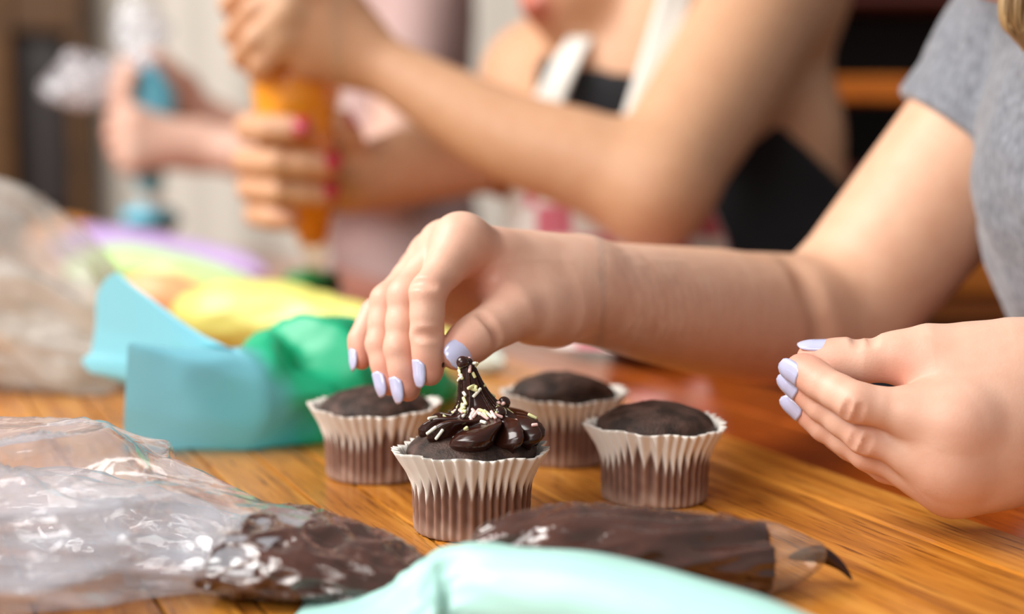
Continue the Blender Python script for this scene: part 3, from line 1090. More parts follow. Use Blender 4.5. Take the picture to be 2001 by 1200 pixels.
# creases: finger joints, thumb fold, elbow fold
sub = []
def crease(a, b_, r, k):
    sub.append((cap(a, b_, r, r), k))
def ring(f_, i, off, back, span, r=0.0006, k=0.0018, lift=0.0):
    """short groove across joint i on the side 'back'"""
    c, rad = f_[i]
    ax = f_[i + 1][0] - f_[i - 1][0]; ax /= np.linalg.norm(ax)
    bk = np.asarray(back, float); bk = bk - ax * (bk @ ax); bk /= np.linalg.norm(bk)
    sv = np.cross(ax, bk)
    pts = [c + ax * off + (bk * math.cos(q) + sv * math.sin(q)) * (rad + lift) for q in np.linspace(-span, span, 7)]
    for u, v in zip(pts[:-1], pts[1:]):
        crease(u, v, r, k)
ring(A_ix, 1, 0.0005, CV(-.3, .6, .8), 0.7, 0.0007, 0.004, 0.0019); ring(A_ix, 2, 0.0, CV(.2, 0, 1), 0.8, 0.0007, 0.004, 0.0018)
ring(A_th, 2, -0.001, CV(.3, .1, 1), 0.8, 0.0007, 0.004, 0.0020)
for o_ in (-0.0028, 0.0028):
    ring(B_ix, 1, o_, CV(-.1, -.6, 1), 0.45, 0.0006, 0.003, 0.0016); ring(B_md, 1, o_, CV(-.1, -.5, 1), 0.45, 0.0006, 0.003, 0.0016)
    ring(B_th, 2, o_, CV(.1, 1, .3), 0.5, 0.0006, 0.0042, 0.0024)
crease(P(1548, 462, .856), P(1584, 560, .838), .0010, 0.018)
crease(P(1584, 560, .838), P(1606, 650, .843), .0006, 0.018)
SPEC1 = dict(core=core, fingers=fing, sub=sub)


def mid(*a):
    q = np.array(a); return (q.min(0) + q.max(0)) / 2, (q.max(0) - q.min(0)) / 2


hb = []
for hand in ((A_ix, A_md, A_rg, A_pk, A_th), (B_ix, B_md, B_rg, B_pk, B_th)):
    pts = [j for f_ in hand for j, r in f_]
    c, h = mid(*pts); hb.append((c, h + 0.024))
V, F, NN = body_mesh(SPEC1, 0.0045, 0.0013, hb, True)
bl = []
for f_ in (A_ix, A_md, A_rg, A_pk, A_th, B_ix, B_md, B_rg, B_pk, B_th):
    bl += [(f_[-1][0], .011, 0.85), (f_[-2][0], .008, 0.45), (f_[1][0], .009, 0.42)]
bl += [(P(935, 545, .70), .020, 0.5), (P(1800, 745, .640), .018, 0.5), (B_ix[0][0] - FW * .008, .012, .3), (B_md[0][0] - FW * .008, .012, .3)]
hk = np.maximum(1 - sstep(.07, .20, np.linalg.norm(V - P(930, 580, .70), axis=1)), 1 - sstep(.10, .25, np.linalg.norm(V - P(1800, 800, .64), axis=1)))[:, None]
SKA = np.array(SK1) * (1 - hk) + np.array((0.72, 0.455, 0.34)) * hk
body = child(use_normals(new_obj('body', V, F, 'skin', col=skin_color(V, SKA, bl, (0.66, 0.235, 0.165))), NN), p1)
nail(A_ix, CV(-.86, .05, .50), .0125, p1); nail(A_md, CV(-.88, .05, .46), .0120, p1); nail(A_rg, CV(-.86, .05, .48), .0115, p1); nail(A_pk, CV(-.92, .1, .3), .0100, p1)
nail(A_th, CV(.05, -.1, 1), .0120, p1, wide=1.0)
nail(B_th, CV(-.05, 1, .25), .0135, p1); nail(B_ix, CV(-.75, -.35, .62), .0115, p1); nail(B_md, CV(-.8, -.35, .55), .0115, p1); nail(B_rg, CV(-.8, -.4, .5), .0115, p1)
# ---- T-shirt
axs = P(2070, 80, .89) - P(1790, 430, .912); axs /= np.linalg.norm(axs)
hem_c = P(1868, 262, .905)


def shirt_disp(p):
    return 0.0016 * np.sin(vnoise(p, 26, 1.0) * 3 + p[:, 2] * 60) + 0.0011 * vnoise(p, 70, 4.0)


sh = dict(core=[(cap(P(2180, 20, .875), P(2480, -20, .745), .068, .066), 0.05)] +
          [(cap(tor_top, tor_mid, .098, .104), 0.06), (cap(tor_mid, tor_low, .104, .120), 0.06), (ell(P(2255, 330, .80), (.082, .082, .077)), 0.045)]
          + [(cap(P(2480, -30, .70), P(2540, 300, .715), .061, .054), 0.03)],
          cut=[([cap(P(1790, 430, .912), P(2070, 80, .89), .0500, .060), cap(P(2070, 80, .89), P(2180, 20, .875), .060, .066)], hem_c, -CV(.80, .60, 0) * 0 - axs, 0.006)],
          planes=[(tor_low - np.array([0, 0, 0.03]), np.array([0, 0, -1.0]))], disp=shirt_disp)
V2, F2 = body_mesh(sh, 0.008, 0.0026, [(P(1990, 250, .84), (.085, .12, .14))])
child(new_obj('t_shirt', V2, F2, 'grey_jersey'), p1)
jeans(p1, 0.755, 0.56)


# ---- hair: a bundle of wavy strands
def strands(name, paths, r, mat, parent, seg=6, taper=True):
    V, F = [], []
    for pts in paths:
        c = catmull(pts, 26)
        n = len(c)
        for i in range(n):
            t = c[min(i + 1, n - 1)] - c[max(i - 1, 0)]
            fr = frame(t, (0.3, 0.8, 0.1))
            rr = r * ((1 - 0.85 * (i / (n - 1)) ** 3) if taper else 1)
            for k in range(seg):
                a = k / seg * 2 * math.pi
                V.append(c[i] + fr[1] * rr * math.cos(a) + fr[2] * rr * math.sin(a))
        off = len(V) - n * seg
        F += (grid_faces(n, seg, close_v=True) + off).tolist()
    return child(new_obj(name, V, np.array(F), mat), parent)


rs = random.Random(3)
paths = []
for i in range(64):
    a = rs.uniform(0, 2 * math.pi); q = math.sqrt(rs.random())
    ox, oy, oz = q * math.cos(a) * 60, q * math.sin(a) * 30, rs.uniform(-.012, .012)
    paths.append([P(2150 + ox * .6, -420, .76 + oz), P(2080 + ox, -220 + oy, .748 + oz), P(2014 + ox * .9, -50 + oy, .742 + oz), P(1998 + ox * .8, 40 + oy * .8, .742 + oz), P(2014 + ox * .25 + 12 * math.sin(i), 90 + oy * .5, .744 + oz * .5)])
strands('hair_lock', paths, .0017, 'blonde_hair', p1)
hs = dict(core=[(ell(head - hx * .022 + np.array([0, 0, .018]), (.102, .084, .112), frame(hx)), 0.02), (cap(head - hx * .06, P(2330, -150, .80), .06, .05), 0.03)],
          planes=[(head + hx * .052, hx)], disp=lambda p: 0.002 * np.sin(p[:, 0] * 300 + 4 * np.sin(p[:, 2] * 40)))
v, f = mesh_field(hs, 0.006)
child(new_obj('hair', v, f, 'blonde_hair'), p1)

# ================================================================== PIPING BAGS
def PZ(px, d, z):
    """world point in photo column px, d deep, z above the table"""
    u = ((CAM_H - z) / d - math.sin(PITCH)) / math.cos(PITCH)
    return CAMP + d * (FW + RT * (px - 1000.5) / FPX - UP * u)


def loft(secs, n=70, nth=72, wrinkle=0.0, wf=(40, 3.0), zmin=0.0008, seed=0.0, ridged=True, flat=0.0, ends=True, upv=(0, 0, 1), ampfun=None, fine=0.18, shear=0.0):
    """secs: (point, half width, half height) in metres along the bag; returns verts [n, nth, 3], u, th"""
    C = catmull([s[0] for s in secs], n); W = catmull([[s[1], s[2]] for s in secs], n)
    W = np.maximum(W, 0.0006)
    th = np.arange(nth) / nth * 2 * math.pi
    V = np.zeros((n, nth, 3))
    Ls = np.concatenate([[0], np.cumsum(np.linalg.norm(np.diff(C, axis=0), axis=1))])
    for i in range(n):
        t = C[min(i + 1, n - 1)] - C[max(i - 1, 0)]
        t = t / np.linalg.norm(t)
        side = np.cross(t, np.asarray(upv, float)); side /= np.linalg.norm(side)
        up = np.cross(side, t)
        cs, sn = np.cos(th), np.sin(th)
        k = 1.0
        if ends:
            e = min(i, n - 1 - i) / 3.0
            k = math.sqrt(max(0.02, 1 - (1 - min(1, e)) ** 2))
        w, h = W[i] * k
        if wrinkle:
            q = np.stack([Ls[i] * wf[0] + seed + shear * th * 0 + shear * cs, cs * wf[1] + seed, sn * wf[1]], 1)
            a = np.array([mnoise.noise(Vector(v)) for v in q]); b_ = np.array([mnoise.noise(Vector(v * 2.3 + np.array([7.1, 3.3, 1.7]))) for v in q])
            dsp = ((1 - 2.6 * np.abs(a)) * 0.8 + fine * (1 - 2.2 * np.abs(b_))) if ridged else (a + 0.5 * b_)
            dsp = dsp * wrinkle * (ampfun(i / (n - 1)) if ampfun else 1.0)
            m = np.clip(min(w, h) / 0.012, 0.15, 1.0)
            dsp = dsp * m
        else:
            dsp = 0.0
        V[i] = C[i] + np.outer(cs * (w + dsp), side) + np.outer(sn * (h + dsp), up)
    V[..., 2] = np.maximum(V[..., 2], zmin)
    return V, np.linspace(0, 1, n), th, C


def loft_obj(name, L, mat, parent=None, col=None, cap_ends=True):
    V = L[0]; n, k = V.shape[:2]
    F = grid_faces(n, k, close_v=True)
    vv = V.reshape(-1, 3)
    c = None if col is None else col.reshape(-1, 3)
    if cap_ends:
        vv = np.concatenate([vv, V[0].mean(0)[None], V[-1].mean(0)[None]])
        a, b_ = n * k, n * k + 1
        f0 = [[(j + 1) % k, j, a, a] for j in range(k)]
        f1 = [[(n - 1) * k + j, (n - 1) * k + (j + 1) % k, b_, b_] for j in range(k)]
        faces = [tuple(f) for f in F.tolist()] + [tuple(f[:3]) for f in f0 + f1]
        if c is not None:
            c = np.concatenate([c, c[:1], c[-1:]])
        o = new_obj(name, vv, faces, mat, col=c)
    else:
        o = new_obj(name, vv, F, mat, col=c)
    if parent:
        child(o, parent)
    return o


film('clear_film', (0.975, 0.975, 0.98), haze=0.26, rough=0.10, hcol=(0.78, 0.79, 0.88), base=0.09, bump=(14, 0.6, 0.02))
film('milky_film', (0.96, 0.955, 0.94), haze=0.34, rough=0.15, hcol=(0.78, 0.76, 0.73), bump=(10, 0.6, 0.03))
film('choc_film', (0.98, 0.96, 0.95), haze=0.012, rough=0.06, hcol=(0.7, 0.66, 0.62), gloss=0.9, base=0.06, bump=(28, 0.55, 0.010))
film('smeared_film', (0.97, 0.93, 0.88), haze=0.30, rough=0.12, hcol=(0.60, 0.47, 0.36), gloss=0.75, bump=(40, 0.4, 0.006))
plain('bag_chocolate', (0.062, 0.018, 0.010), 0.17, spec=0.5, bump=(45, 0.5, 0.006), vary=0.85, vscale=55)
vcol('mint_bag', 0.42, spec=0.4, sss=0.0, bump=(25, 0.12, 0.006))
vcol('coloured_bag', 0.34, spec=0.5, bump=(25, 0.15, 0.006))


def tint(L, base, var=0.12, seed=0.0, scale=45):
    v = L[0].reshape(-1, 3)
    n = vnoise(v, scale, seed)[:, None]
    return (np.array(base) * (1 + var * n)).reshape(L[0].shape)


def simple_bag(label, secs, color, wr=0.0025, seed=0.0, tip=None, var=0.1, wf=(30, 2.4)):
    L = loft(secs, 60, 56, wr, wf, seed=seed)
    base = secs[1][0]
    root = thing('piping_bag', label, 'piping bag', (base[0], base[1], 0.0))
    col = tint(L, color, var, seed)
    if tip is not None:
        u = L[1][:, None, None]
        k = sstep(0.86, 0.92, u)
        col = col * (1 - k) + np.array(tip) * k
    loft_obj('bag', L, 'coloured_bag', root, col)
    return root


# mint bag across the bottom edge
secs = [(P(560, 1240, .53), .040, .003), (P(700, 1226, .53), .034, .0055), (P(790, 1204, .532), .026, .0095), (P(872, 1176, .535), .019, .0142), (P(940, 1160, .533), .017, .0165), (P(1020, 1168, .527), .018, .0168),
        (P(1150, 1180, .517), .0185, .0170), (P(1300, 1213, .503), .017, .0162), (P(1500, 1262, .487), .014, .0140), (P(1700, 1325, .472), .009, .0095)]
L = loft(secs, 120, 96, .0036, (34, 1.8), seed=3.3, ampfun=lambda u: 0.06 + 1.0 * math.exp(-((u - 0.34) / 0.12) ** 2) + 0.4 * (1 - sstep(0.2, 0.35, u)))
mint = thing('piping_bag', 'large mint green filled piping bag in the near foreground', 'piping bag', (P(1150, 1180, .517)[0], P(1150, 1180, .517)[1], 0))
c = tint(L, (0.40, 0.68, 0.62), 0.04, 2.0)
loft_obj('bag', L, 'mint_bag', mint, c)

# chocolate bag with the dripping tip
cb = thing('piping_bag', 'clear piping bag of dark chocolate with a dripping tip, before the cupcakes', 'piping bag', (*P(1300, 1085, .575)[:2], 0))
secs = [(P(930, 1116, .573), .010, .007), (P(985, 1098, .573), .016, .0115), (P(1070, 1086, .576), .0205, .0140), (P(1170, 1082, .578), .022, .0145), (P(1300, 1087, .577), .021, .0140), (P(1420, 1090, .577), .018, .0130),
        (P(1500, 1089, .579), .0145, .0118)]
L = loft(secs, 120, 96, .0056, (30, 1.9), seed=1.2, shear=0.9, ampfun=lambda u: 1.0 - 0.6 * u)
loft_obj('chocolate_filling', L, 'bag_chocolate', cb)
secs2 = [(s[0], s[1] + .0011, s[2] + .0011) for s in secs]
L = loft(secs2, 120, 96, .0054, (30, 1.9), seed=1.2, shear=0.9, ampfun=lambda u: 1.0 - 0.6 * u, ends=False)
loft_obj('film', L, 'choc_film', cb, cap_ends=False)
tipS = [(P(1488, 1088.7, .5785), .0156, .0128), (P(1530, 1088, .580), .0136, .0112), (P(1570, 1085, .582), .0098, .0082), (P(1595, 1083, .583), .0060, .0055), (P(1610, 1082, .584), .0028, .0030)]
L = loft(tipS, 40, 72, .0012, (36, 1.5), seed=1.2, ends=False)
loft_obj('cut_tip', L, 'smeared_film', cb, cap_ends=False)
# welded seam along the bag and chocolate spike at the cut tip
seam = loft([(P(1180, 1128, .560), .0005, .0016), (P(1320, 1117, .560), .0005, .0018), (P(1460, 1098, .564), .0005, .0016), (P(1590, 1082, .578), .0005, .0012)], 40, 8)
loft_obj('seam', seam, 'choc_film', cb)
drip = loft([(P(1540, 1090, .5815), .0010, .0010), (P(1575, 1084, .583), .0024, .0026), (P(1600, 1083, .584), .0032, .0034), (P(1622, 1092, .584), .0025, .0028), (P(1645, 1109, .583), .0015, .0017), (P(1666, 1134, .582), .0004, .0004)], 40, 16, zmin=0.0003)
loft_obj('chocolate_drip', drip, 'chocolate_icing', cb)

# chocolate bag with the crumpled clear tail, bottom left
cl = thing('piping_bag', 'crumpled clear plastic piping bag with lumpy chocolate, bottom left', 'piping bag', (*PZ(500, .59, 0)[:2], 0))
fill = [(PZ(468, .592, .0112), .035, .0105), (PZ(525, .588, .0118), .0365, .0118), (PZ(600, .580, .0112), .032, .0112), (PZ(700, .572, .0095), .026, .0095), (PZ(790, .565, .0070), .018, .0070), (PZ(860, .560, .0045), .010, .0045)]
L = loft(fill, 120, 110, .0045, (60, 2.6), seed=5.5, fine=0.3)
loft_obj('chocolate_filling', L, 'bag_chocolate', cl)
L = loft([(q, w + .0012, h + .0012) for q, w, h in fill] + [(PZ(920, .556, .003), .006, .003)], 120, 110, .0038, (60, 2.6), seed=5.5, fine=0.1, ends=False)
loft_obj('film', L, 'choc_film', cl, cap_ends=False)
fl = [(PZ(-170, .604, .020), .097, .021), (PZ(-40, .604, .022), .096, .023), (PZ(110, .602, .0205), .088, .022), (PZ(230, .599, .0175), .068, .0185), (PZ(340, .599, .0145), .045, .0152), (PZ(430, .595, .0125), .039, .0135), (PZ(510, .589, .0122), .0385, .0136), (PZ(600, .580, .0116), .0350, .0130)]
L = loft(fl, 150, 120, .012, (17, 1.5), seed=9.1, shear=0.8, ends=False, ampfun=lambda u: 0.12 + 1.0 * (1 - sstep(0.45, 0.82, u)))
loft_obj('open_tail', L, 'clear_film', cl, cap_ends=False)
# a second, folded sheet of the tail lying inside
fl2 = [(PZ(-170, .60, .016), .06, .014), (PZ(0, .60, .018), .058, .015), (PZ(160, .598, .016), .046, .013), (PZ(300, .596, .013), .036, .010), (PZ(430, .592, .011), .028, .009)]
L = loft(fl2, 110, 90, .010, (22, 1.8), seed=21.0, shear=-0.7)
loft_obj('inner_fold', L, 'clear_film', cl, cap_ends=False)

# big clear bag, left, further back
cm = thing('piping_bag', 'milky clear empty piping bag crumpled at the left edge, behind the blue bag', 'piping bag', (*PZ(40, 1.04, 0)[:2], 0))
fl = [(PZ(-190, 1.08, .075), .075, .075), (PZ(-60, 1.06, .066), .070, .068), (PZ(50, 1.05, .052), .058, .054), (PZ(130, 1.04, .038), .045, .039), (PZ(200, 1.03, .025), .032, .026), (PZ(260, 1.03, .015), .018, .014)]
L = loft(fl, 120, 110, .016, (11, 1.4), seed=14.0, shear=0.8)
loft_obj('film', L, 'milky_film', cm, cap_ends=False)
fl = [(PZ(-160, 1.06, .045), .055, .045), (PZ(-20, 1.05, .040), .05, .038), (PZ(100, 1.04, .028), .036, .026), (PZ(180, 1.03, .018), .024, .016)]
L = loft(fl, 90, 80, .012, (15, 1.6), seed=31.0)
loft_obj('inner_fold', L, 'milky_film', cm, cap_ends=False)

# ---- blue bag with green icing, open mouth at the left
bg = thing('piping_bag', 'open blue piping bag half filled with green icing, beside the left cupcake', 'piping bag', (*PZ(430, .83, 0)[:2], 0))
mouth = [(240, 884, .826), (243, 800, .812), (250, 668, .805), (345, 680, .822), (408, 690, .845), (320, 610, .865), (228, 530, .885), (205, 545, .892), (188, 575, .898), (186, 640, .90), (178, 690, .90), (157, 703, .902),
         (175, 728, .897), (250, 752, .888), (300, 800, .880), (330, 846, .872), (290, 868, .85)]
mouth = np.array([P(*m_) for m_ in mouth])
K = len(mouth)


def resample_closed(pts, n):
    q = np.concatenate([pts, pts[:1]])
    l = np.concatenate([[0], np.cumsum(np.linalg.norm(np.diff(q, axis=0), axis=1))])
    t = np.linspace(0, l[-1], n, endpoint=False)
    return np.stack([np.interp(t, l, q[:, i]) for i in range(3)], 1), t / l[-1]


# matching ring at px 440: same order (bottom, near side, top, far side)
ring_ang = np.array([-105, -160, 160, 130, 105, 92, 80, 70, 60, 45, 30, 15, 0, -20, -40, -60, -80.0]) * math.pi / 180


def ring_at(px, d, z, rw, rh, ang):
    c = PZ(px, d, z)
    t = PZ(px + 60, d + 0.022, z) - c; t[2] = 0; t /= np.linalg.norm(t)
    side = np.cross(t, [0, 0, 1.0])            # toward the viewer side is +side
    return np.array([c - side * rw * math.cos(a) + np.array([0, 0, rh * math.sin(a)]) for a in ang])


nb = 102
m0, tt = resample_closed(mouth, nb)
lens = np.concatenate([[0], np.cumsum(np.linalg.norm(np.diff(np.concatenate([mouth, mouth[:1]]), axis=0), axis=1))]); lens /= lens[-1]
un = np.unwrap(ring_ang); un = np.append(un, un[0] + (2 * math.pi if un[-1] > un[0] else -2 * math.pi))
angs = np.interp(tt, lens, un)
rings = [(445, .832, .0275, .026, .0275), (505, .845, .0265, .028, .0268), (560, .860, .0265, .030, .0268), (605, .873, .0285, .031, .0290), (670, .897, .0270, .029, .0275), (740, .930, .0215, .023, .0220), (820, .968, .013, .015, .0135), (890, 1.0, .0062, .006, .006)]
RG = [ring_at(*r, angs) for r in rings]
rows = [m0]
for k in range(1, 14):
    u = k / 14
    e = u
    q = m0 * (1 - e) + RG[0] * e
    q[:, 2] += 0.0025 * math.sin(u * math.pi) * np.sin(angs * 3 + 1)
    rows.append(q)
RR = np.array(RG)
cat = np.stack([catmull(RR[:, k], 60) for k in range(nb)], 1)
rows = np.concatenate([np.array(rows), cat])
# wrinkles, stronger in the green part
nr = len(rows)
flatv = rows.reshape(-1, 3)
cen = np.repeat(rows.mean(1), nb, axis=0)
out = flatv - cen; ln = np.linalg.norm(out, axis=1, keepdims=True); out = out / np.maximum(ln, 1e-6)
ui = np.repeat(np.arange(nr) / (nr - 1), nb)
a1 = np.array([mnoise.noise(Vector((p * np.array([30, 40, 34]) + np.array([0, 0, u_ * 1.0])))) for p, u_ in zip(flatv, ui)])
a2 = np.array([mnoise.noise(Vector(p * 95 + 3.0)) for p in flatv])
amp = 0.0018 + 0.0105 * sstep(0.22, 0.45, ui)
amp *= (1 - sstep(0.85, 1.0, ui))
amp *= np.minimum(1, ui / 0.06)
flatv = flatv + out * ((1 - 2.3 * np.abs(a1)) * amp + a2 * amp * 0.12)[:, None]
flatv[:, 2] = np.maximum(flatv[:, 2], 0.0008)
blue = np.array([0.27, 0.68, 0.83]); green = np.array([0.025, 0.57, 0.29]); teal = np.array([0.03, 0.54, 0.60])
hgt = flatv[:, 2] / 0.055
edge = sstep(-0.05, 0.09, ui - (0.335 - 0.14 * hgt) + 0.10 * a1 + 0.05 * a2)
t2_ = sstep(-0.28, 0.05, ui - (0.335 - 0.14 * hgt) + 0.05 * a1) * (1 - hgt.clip(0, 1)) * 0.9
colr = blue + (teal - blue) * t2_[:, None]
colr = colr + (green - colr) * edge[:, None]
m, nt, b = nodes_of('blue_green_bag')
setp(b, rough=0.36, spec=0.5)
a_ = nt.nodes.new('ShaderNodeAttribute'); a_.attribute_name = 'Col'
nt.links.new(a_.outputs['Color'], b.inputs['Base Color'])
tl = nt.nodes.new('ShaderNodeBsdfTranslucent'); nt.links.new(a_.outputs['Color'], tl.inputs[0])
ms = nt.nodes.new('ShaderNodeMixShader'); ms.inputs[0].default_value = 0.35
nt.links.new(b.outputs[0], ms.inputs[1]); nt.links.new(tl.outputs[0], ms.inputs[2]); nt.links.new(ms.outputs[0], nt.nodes['Material Output'].inputs[0])
child(new_obj('bag', flatv, grid_faces(nr, nb, close_v=True), 'blue_green_bag', col=colr), bg)

# ---- other coloured bags further back
simple_bag('bright yellow filled piping bag lying behind the blue and green bag',
           [(PZ(352, 1.23, .014), .010, .008), (PZ(385, 1.22, .024), .022, .019), (PZ(440, 1.20, .027), .031, .0262), (PZ(540, 1.19, .0275), .031, .0270), (PZ(640, 1.17, .0235), .027, .0232), (PZ(760, 1.14, .018), .020, .018), (PZ(880, 1.115, .013), .013, .0125), (PZ(985, 1.09, .009), .0085, .0085)],
           (0.78, 0.75, 0.20), 0.0034, 2.0, tip=(0.62, 0.68, 0.60), var=0.06)
simple_bag('pale green filled piping bag lying against the purple one',
           [(PZ(140, 1.70, .014), .014, .011), (PZ(185, 1.68, .023), .024, .022), (PZ(270, 1.66, .025), .026, .024), (PZ(390, 1.62, .019), .020, .0185), (PZ(480, 1.57, .012), .012, .0115), (PZ(530, 1.54, .006), .005, .005)],
           (0.42, 0.66, 0.24), 0.002, 4.0, var=0.05)
simple_bag('lilac purple filled piping bag farthest back among the coloured bags',
           [(PZ(112, 2.0, .016), .016, .014), (PZ(160, 1.99, .025), .030, .025), (PZ(240, 1.96, .025), .030, .025), (PZ(350, 1.90, .020), .022, .020), (PZ(450, 1.84, .015), .016, .015), (PZ(520, 1.80, .007), .006, .006)],
           (0.47, 0.33, 0.64), 0.002, 6.0, var=0.05)
simple_bag('small orange filled piping bag at the far left behind the purple one',
           [(PZ(60, 2.24, .012), .016, .010), (PZ(95, 2.23, .024), .030, .022), (PZ(150, 2.22, .024), .030, .022), (PZ(230, 2.2, .014), .018, .014), (PZ(290, 2.19, .006), .006, .006)],
           (0.72, 0.27, 0.05), 0.002, 8.0, var=0.05)
simple_bag('peach orange filled piping bag lying between the yellow and pale green ones',
           [(PZ(232, 1.40, .012), .012, .010), (PZ(262, 1.40, .021), .024, .020), (PZ(330, 1.39, .0225), .026, .0215), (PZ(395, 1.38, .016), .018, .015), (PZ(440, 1.37, .009), .008, .008)],
           (0.80, 0.42, 0.20), 0.002, 10.0, tip=(0.7, 0.68, 0.62), var=0.06)


# ---- blurred iced cupcakes being piped by the two women behind
plain('green_icing', (0.02, 0.22, 0.05), 0.3, bump=(60, 0.2, 0.003))
plain('blue_icing', (0.15, 0.58, 0.78), 0.3, bump=(60, 0.2, 0.003))


def swirl(name, root, z0, R, Hh, mat, turns=3, tube=0.008):
    pts = []
    n = 150
    V = []
    seg = 12
    for i in range(n):
        u = i / (n - 1)
        a = u * turns * 2 * math.pi
        r = R * (1 - u) ** 0.8
        c = np.array([r * math.cos(a), r * math.sin(a), z0 + tube * 0.8 + Hh * u])
        rad = tube * (1 - 0.7 * u)
        rd = np.array([math.cos(a), math.sin(a), 0])
        for k in range(seg):
            b_ = k / seg * 2 * math.pi
            rr = rad * (1 + 0.22 * math.cos(5 * b_ + a * 3))
            V.append(c + rd * rr * math.cos(b_) + np.array([0, 0, rr * math.sin(b_)]))
    return new_obj(name, V, grid_faces(n, seg, close_v=True), mat, root)


gq = PZ(608, 1.335, 0.0)
g_cup = cupcake('blurred cupcake under the orange piping bag, topped with a green swirl', 608, 260 + FPX * CAM_H / 1.335, 0.92, 0.3, (0, 0, .004), 6, pleats=30)
swirl('green_icing', g_cup, 0.0345, 0.019, 0.010, 'green_icing', 2.6, 0.0085)
b_cup = cupcake('blurred cupcake farthest away, topped with a light blue swirl', 294, 260 + FPX * CAM_H / 2.10, 1.06, 0.3, (0, 0, .004), 7, pleats=30)
swirl('blue_icing', b_cup, 0.042, 0.030, 0.018, 'blue_icing', 2.8, 0.013)

# ================================================================== WOMAN IN THE BLACK TOP AND CHECKED APRON
plain('black_jersey', (0.005, 0.005, 0.008), 0.85, bump=(300, 0.2, 0.001), vary=0.2)
plain('white_cotton', (0.76, 0.75, 0.70), 0.9, bump=(300, 0.2, 0.001))
vcol('checked_cotton', 0.9)
plain('dusty_pink_cotton', (0.50, 0.34, 0.32), 0.9, bump=(120, 0.2, 0.002), vary=0.05)
plain('grey_cotton', (0.40, 0.36, 0.33), 0.9, bump=(120, 0.2, 0.002), vary=0.1)
plain('light_grey_cotton', (0.42, 0.38, 0.36), 0.9, bump=(120, 0.2, 0.002), vary=0.1)
SK2 = (0.60, 0.34, 0.20)
p2 = thing('person', 'woman in black top and pink checked apron squeezing an orange icing bag', 'person', Q(0.755, 1.17, -0.30))
core = []
def limb(pts, k=0.02, tgt=None):
    limbs(core, pts, 26, k)
# near (left) arm
limb([(1520, -60, 1.31, 56), (1410, 150, 1.25, 51), (1300, 330, 1.19, 45), (1278, 375, 1.18, 41)], 0.02)
limb([(1278, 375, 1.18, 41), (1150, 318, 1.19, 40), (1000, 268, 1.20, 35.5), (850, 188, 1.21, 28), (725, 112, 1.22, 22)], 0.018)
core.append((cap(P(1272, 418, 1.18), P(1290, 360, 1.185), .022, .036), 0.02))
# far (right) arm
limb([(1045, 165, 1.50, 50), (1030, 300, 1.43, 42), (950, 292, 1.38, 40), (820, 318, 1.33, 35), (700, 350, 1.295, 27)], 0.02)
# top hand (left) round the bag top
T_ix = finger([(618, -75, 1.20, 13), (500, -40, 1.20, 10.5), (452, 8, 1.235, 9.5), (470, 45, 1.28, 8.5)])
T_md = finger([(586, -28, 1.19, 13), (500, 20, 1.195, 10.8), (458, 68, 1.235, 9.5), (482, 100, 1.28, 8.5)])
T_rg = finger([(560, 24, 1.19, 12.5), (500, 78, 1.195, 10.5), (474, 112, 1.235, 9.2), (500, 135, 1.28, 8.2)])
T_pk = finger([(551, 76, 1.195, 12), (514, 122, 1.20, 9.6), (505, 140, 1.235, 8.6), (530, 150, 1.28, 7.6)])
for f_, w in ((T_ix, (700, 60, 1.225)), (T_md, (700, 85, 1.22)), (T_rg, (705, 105, 1.22)), (T_pk, (705, 122, 1.225))):
    core.append((cap(P(*w), f_[0][0], .020, f_[0][1]), 0.014))
core.append((cap(P(690, 120, 1.23), P(600, 118, 1.215), .016, .015), 0.015))
T_th = finger([(660, 10, 1.25, 16), (600, -60, 1.28, 12), (560, -110, 1.29, 10), (540, -140, 1.29, 8.5)])
# lower hand (right): palm behind the bag, fingers round its left side to the front
L_ix = finger([(545, 262, 1.315, 13), (487, 250, 1.262, 11.5), (528, 252, 1.212, 10.8), (586, 252, 1.206, 10.2)])
L_md = finger([(545, 318, 1.315, 13), (483, 316, 1.265, 11.5), (540, 318, 1.216, 10.8), (640, 322, 1.222, 10.4)])
L_rg = finger([(550, 372, 1.318, 12.5), (490, 368, 1.272, 11), (545, 374, 1.228, 10.3), (636, 378, 1.236, 10)])
L_pk = finger([(555, 420, 1.32, 11.5), (502, 418, 1.28, 10), (528, 426, 1.246, 9.4), (566, 428, 1.236, 8.6)])
L_th = finger([(690, 350, 1.30, 15), (694, 300, 1.28, 12), (682, 262, 1.262, 10.5), (670, 236, 1.25, 9)])
for f_ in (L_ix, L_md, L_rg, L_pk):
    core.append((cap(P(690, 350, 1.31), f_[0][0], .020, f_[0][1]), 0.014))
# torso, shoulders, neck, head
core += [(cap(P(1390, 60, 1.40), P(1430, 480, 1.42), .104, .100), 0.06), (cap(P(1430, 480, 1.42), Q(0.74, 1.17, -0.10), .100, .112), 0.05),
         (cap(P(1090, 150, 1.49), P(1490, -40, 1.35), .046, .055), 0.06), (ell(P(1215, 210, 1.40), (.075, .07, .08)), 0.05), (ell(P(1555, 260, 1.36), (.040, .05, .055)), 0.03),
         (cap(P(1250, 70, 1.42), P(1200, -90, 1.41), .052, .050), 0.03)]
hd = P(1175, -190, 1.40); hx = CV(-0.93, -0.30, 0.25)
core += [(ell(hd, (.098, .075, .108), frame(hx)), 0.02), (ell(P(1112, -18, 1.365), (.040, .038, .036), frame(hx)), 0.03), (cap(P(1112, -18, 1.365), P(1230, -70, 1.40), .034, .036), 0.03),
         (cap(hd + hx * .094, P(1012, -70, 1.345), .008, .011), 0.012), (ell(P(1042, 2, 1.345), (.012, .020, .0055), frame(hx)), 0.004), (ell(P(1046, 17, 1.346), (.012, .019, .0060), frame(hx)), 0.004)]
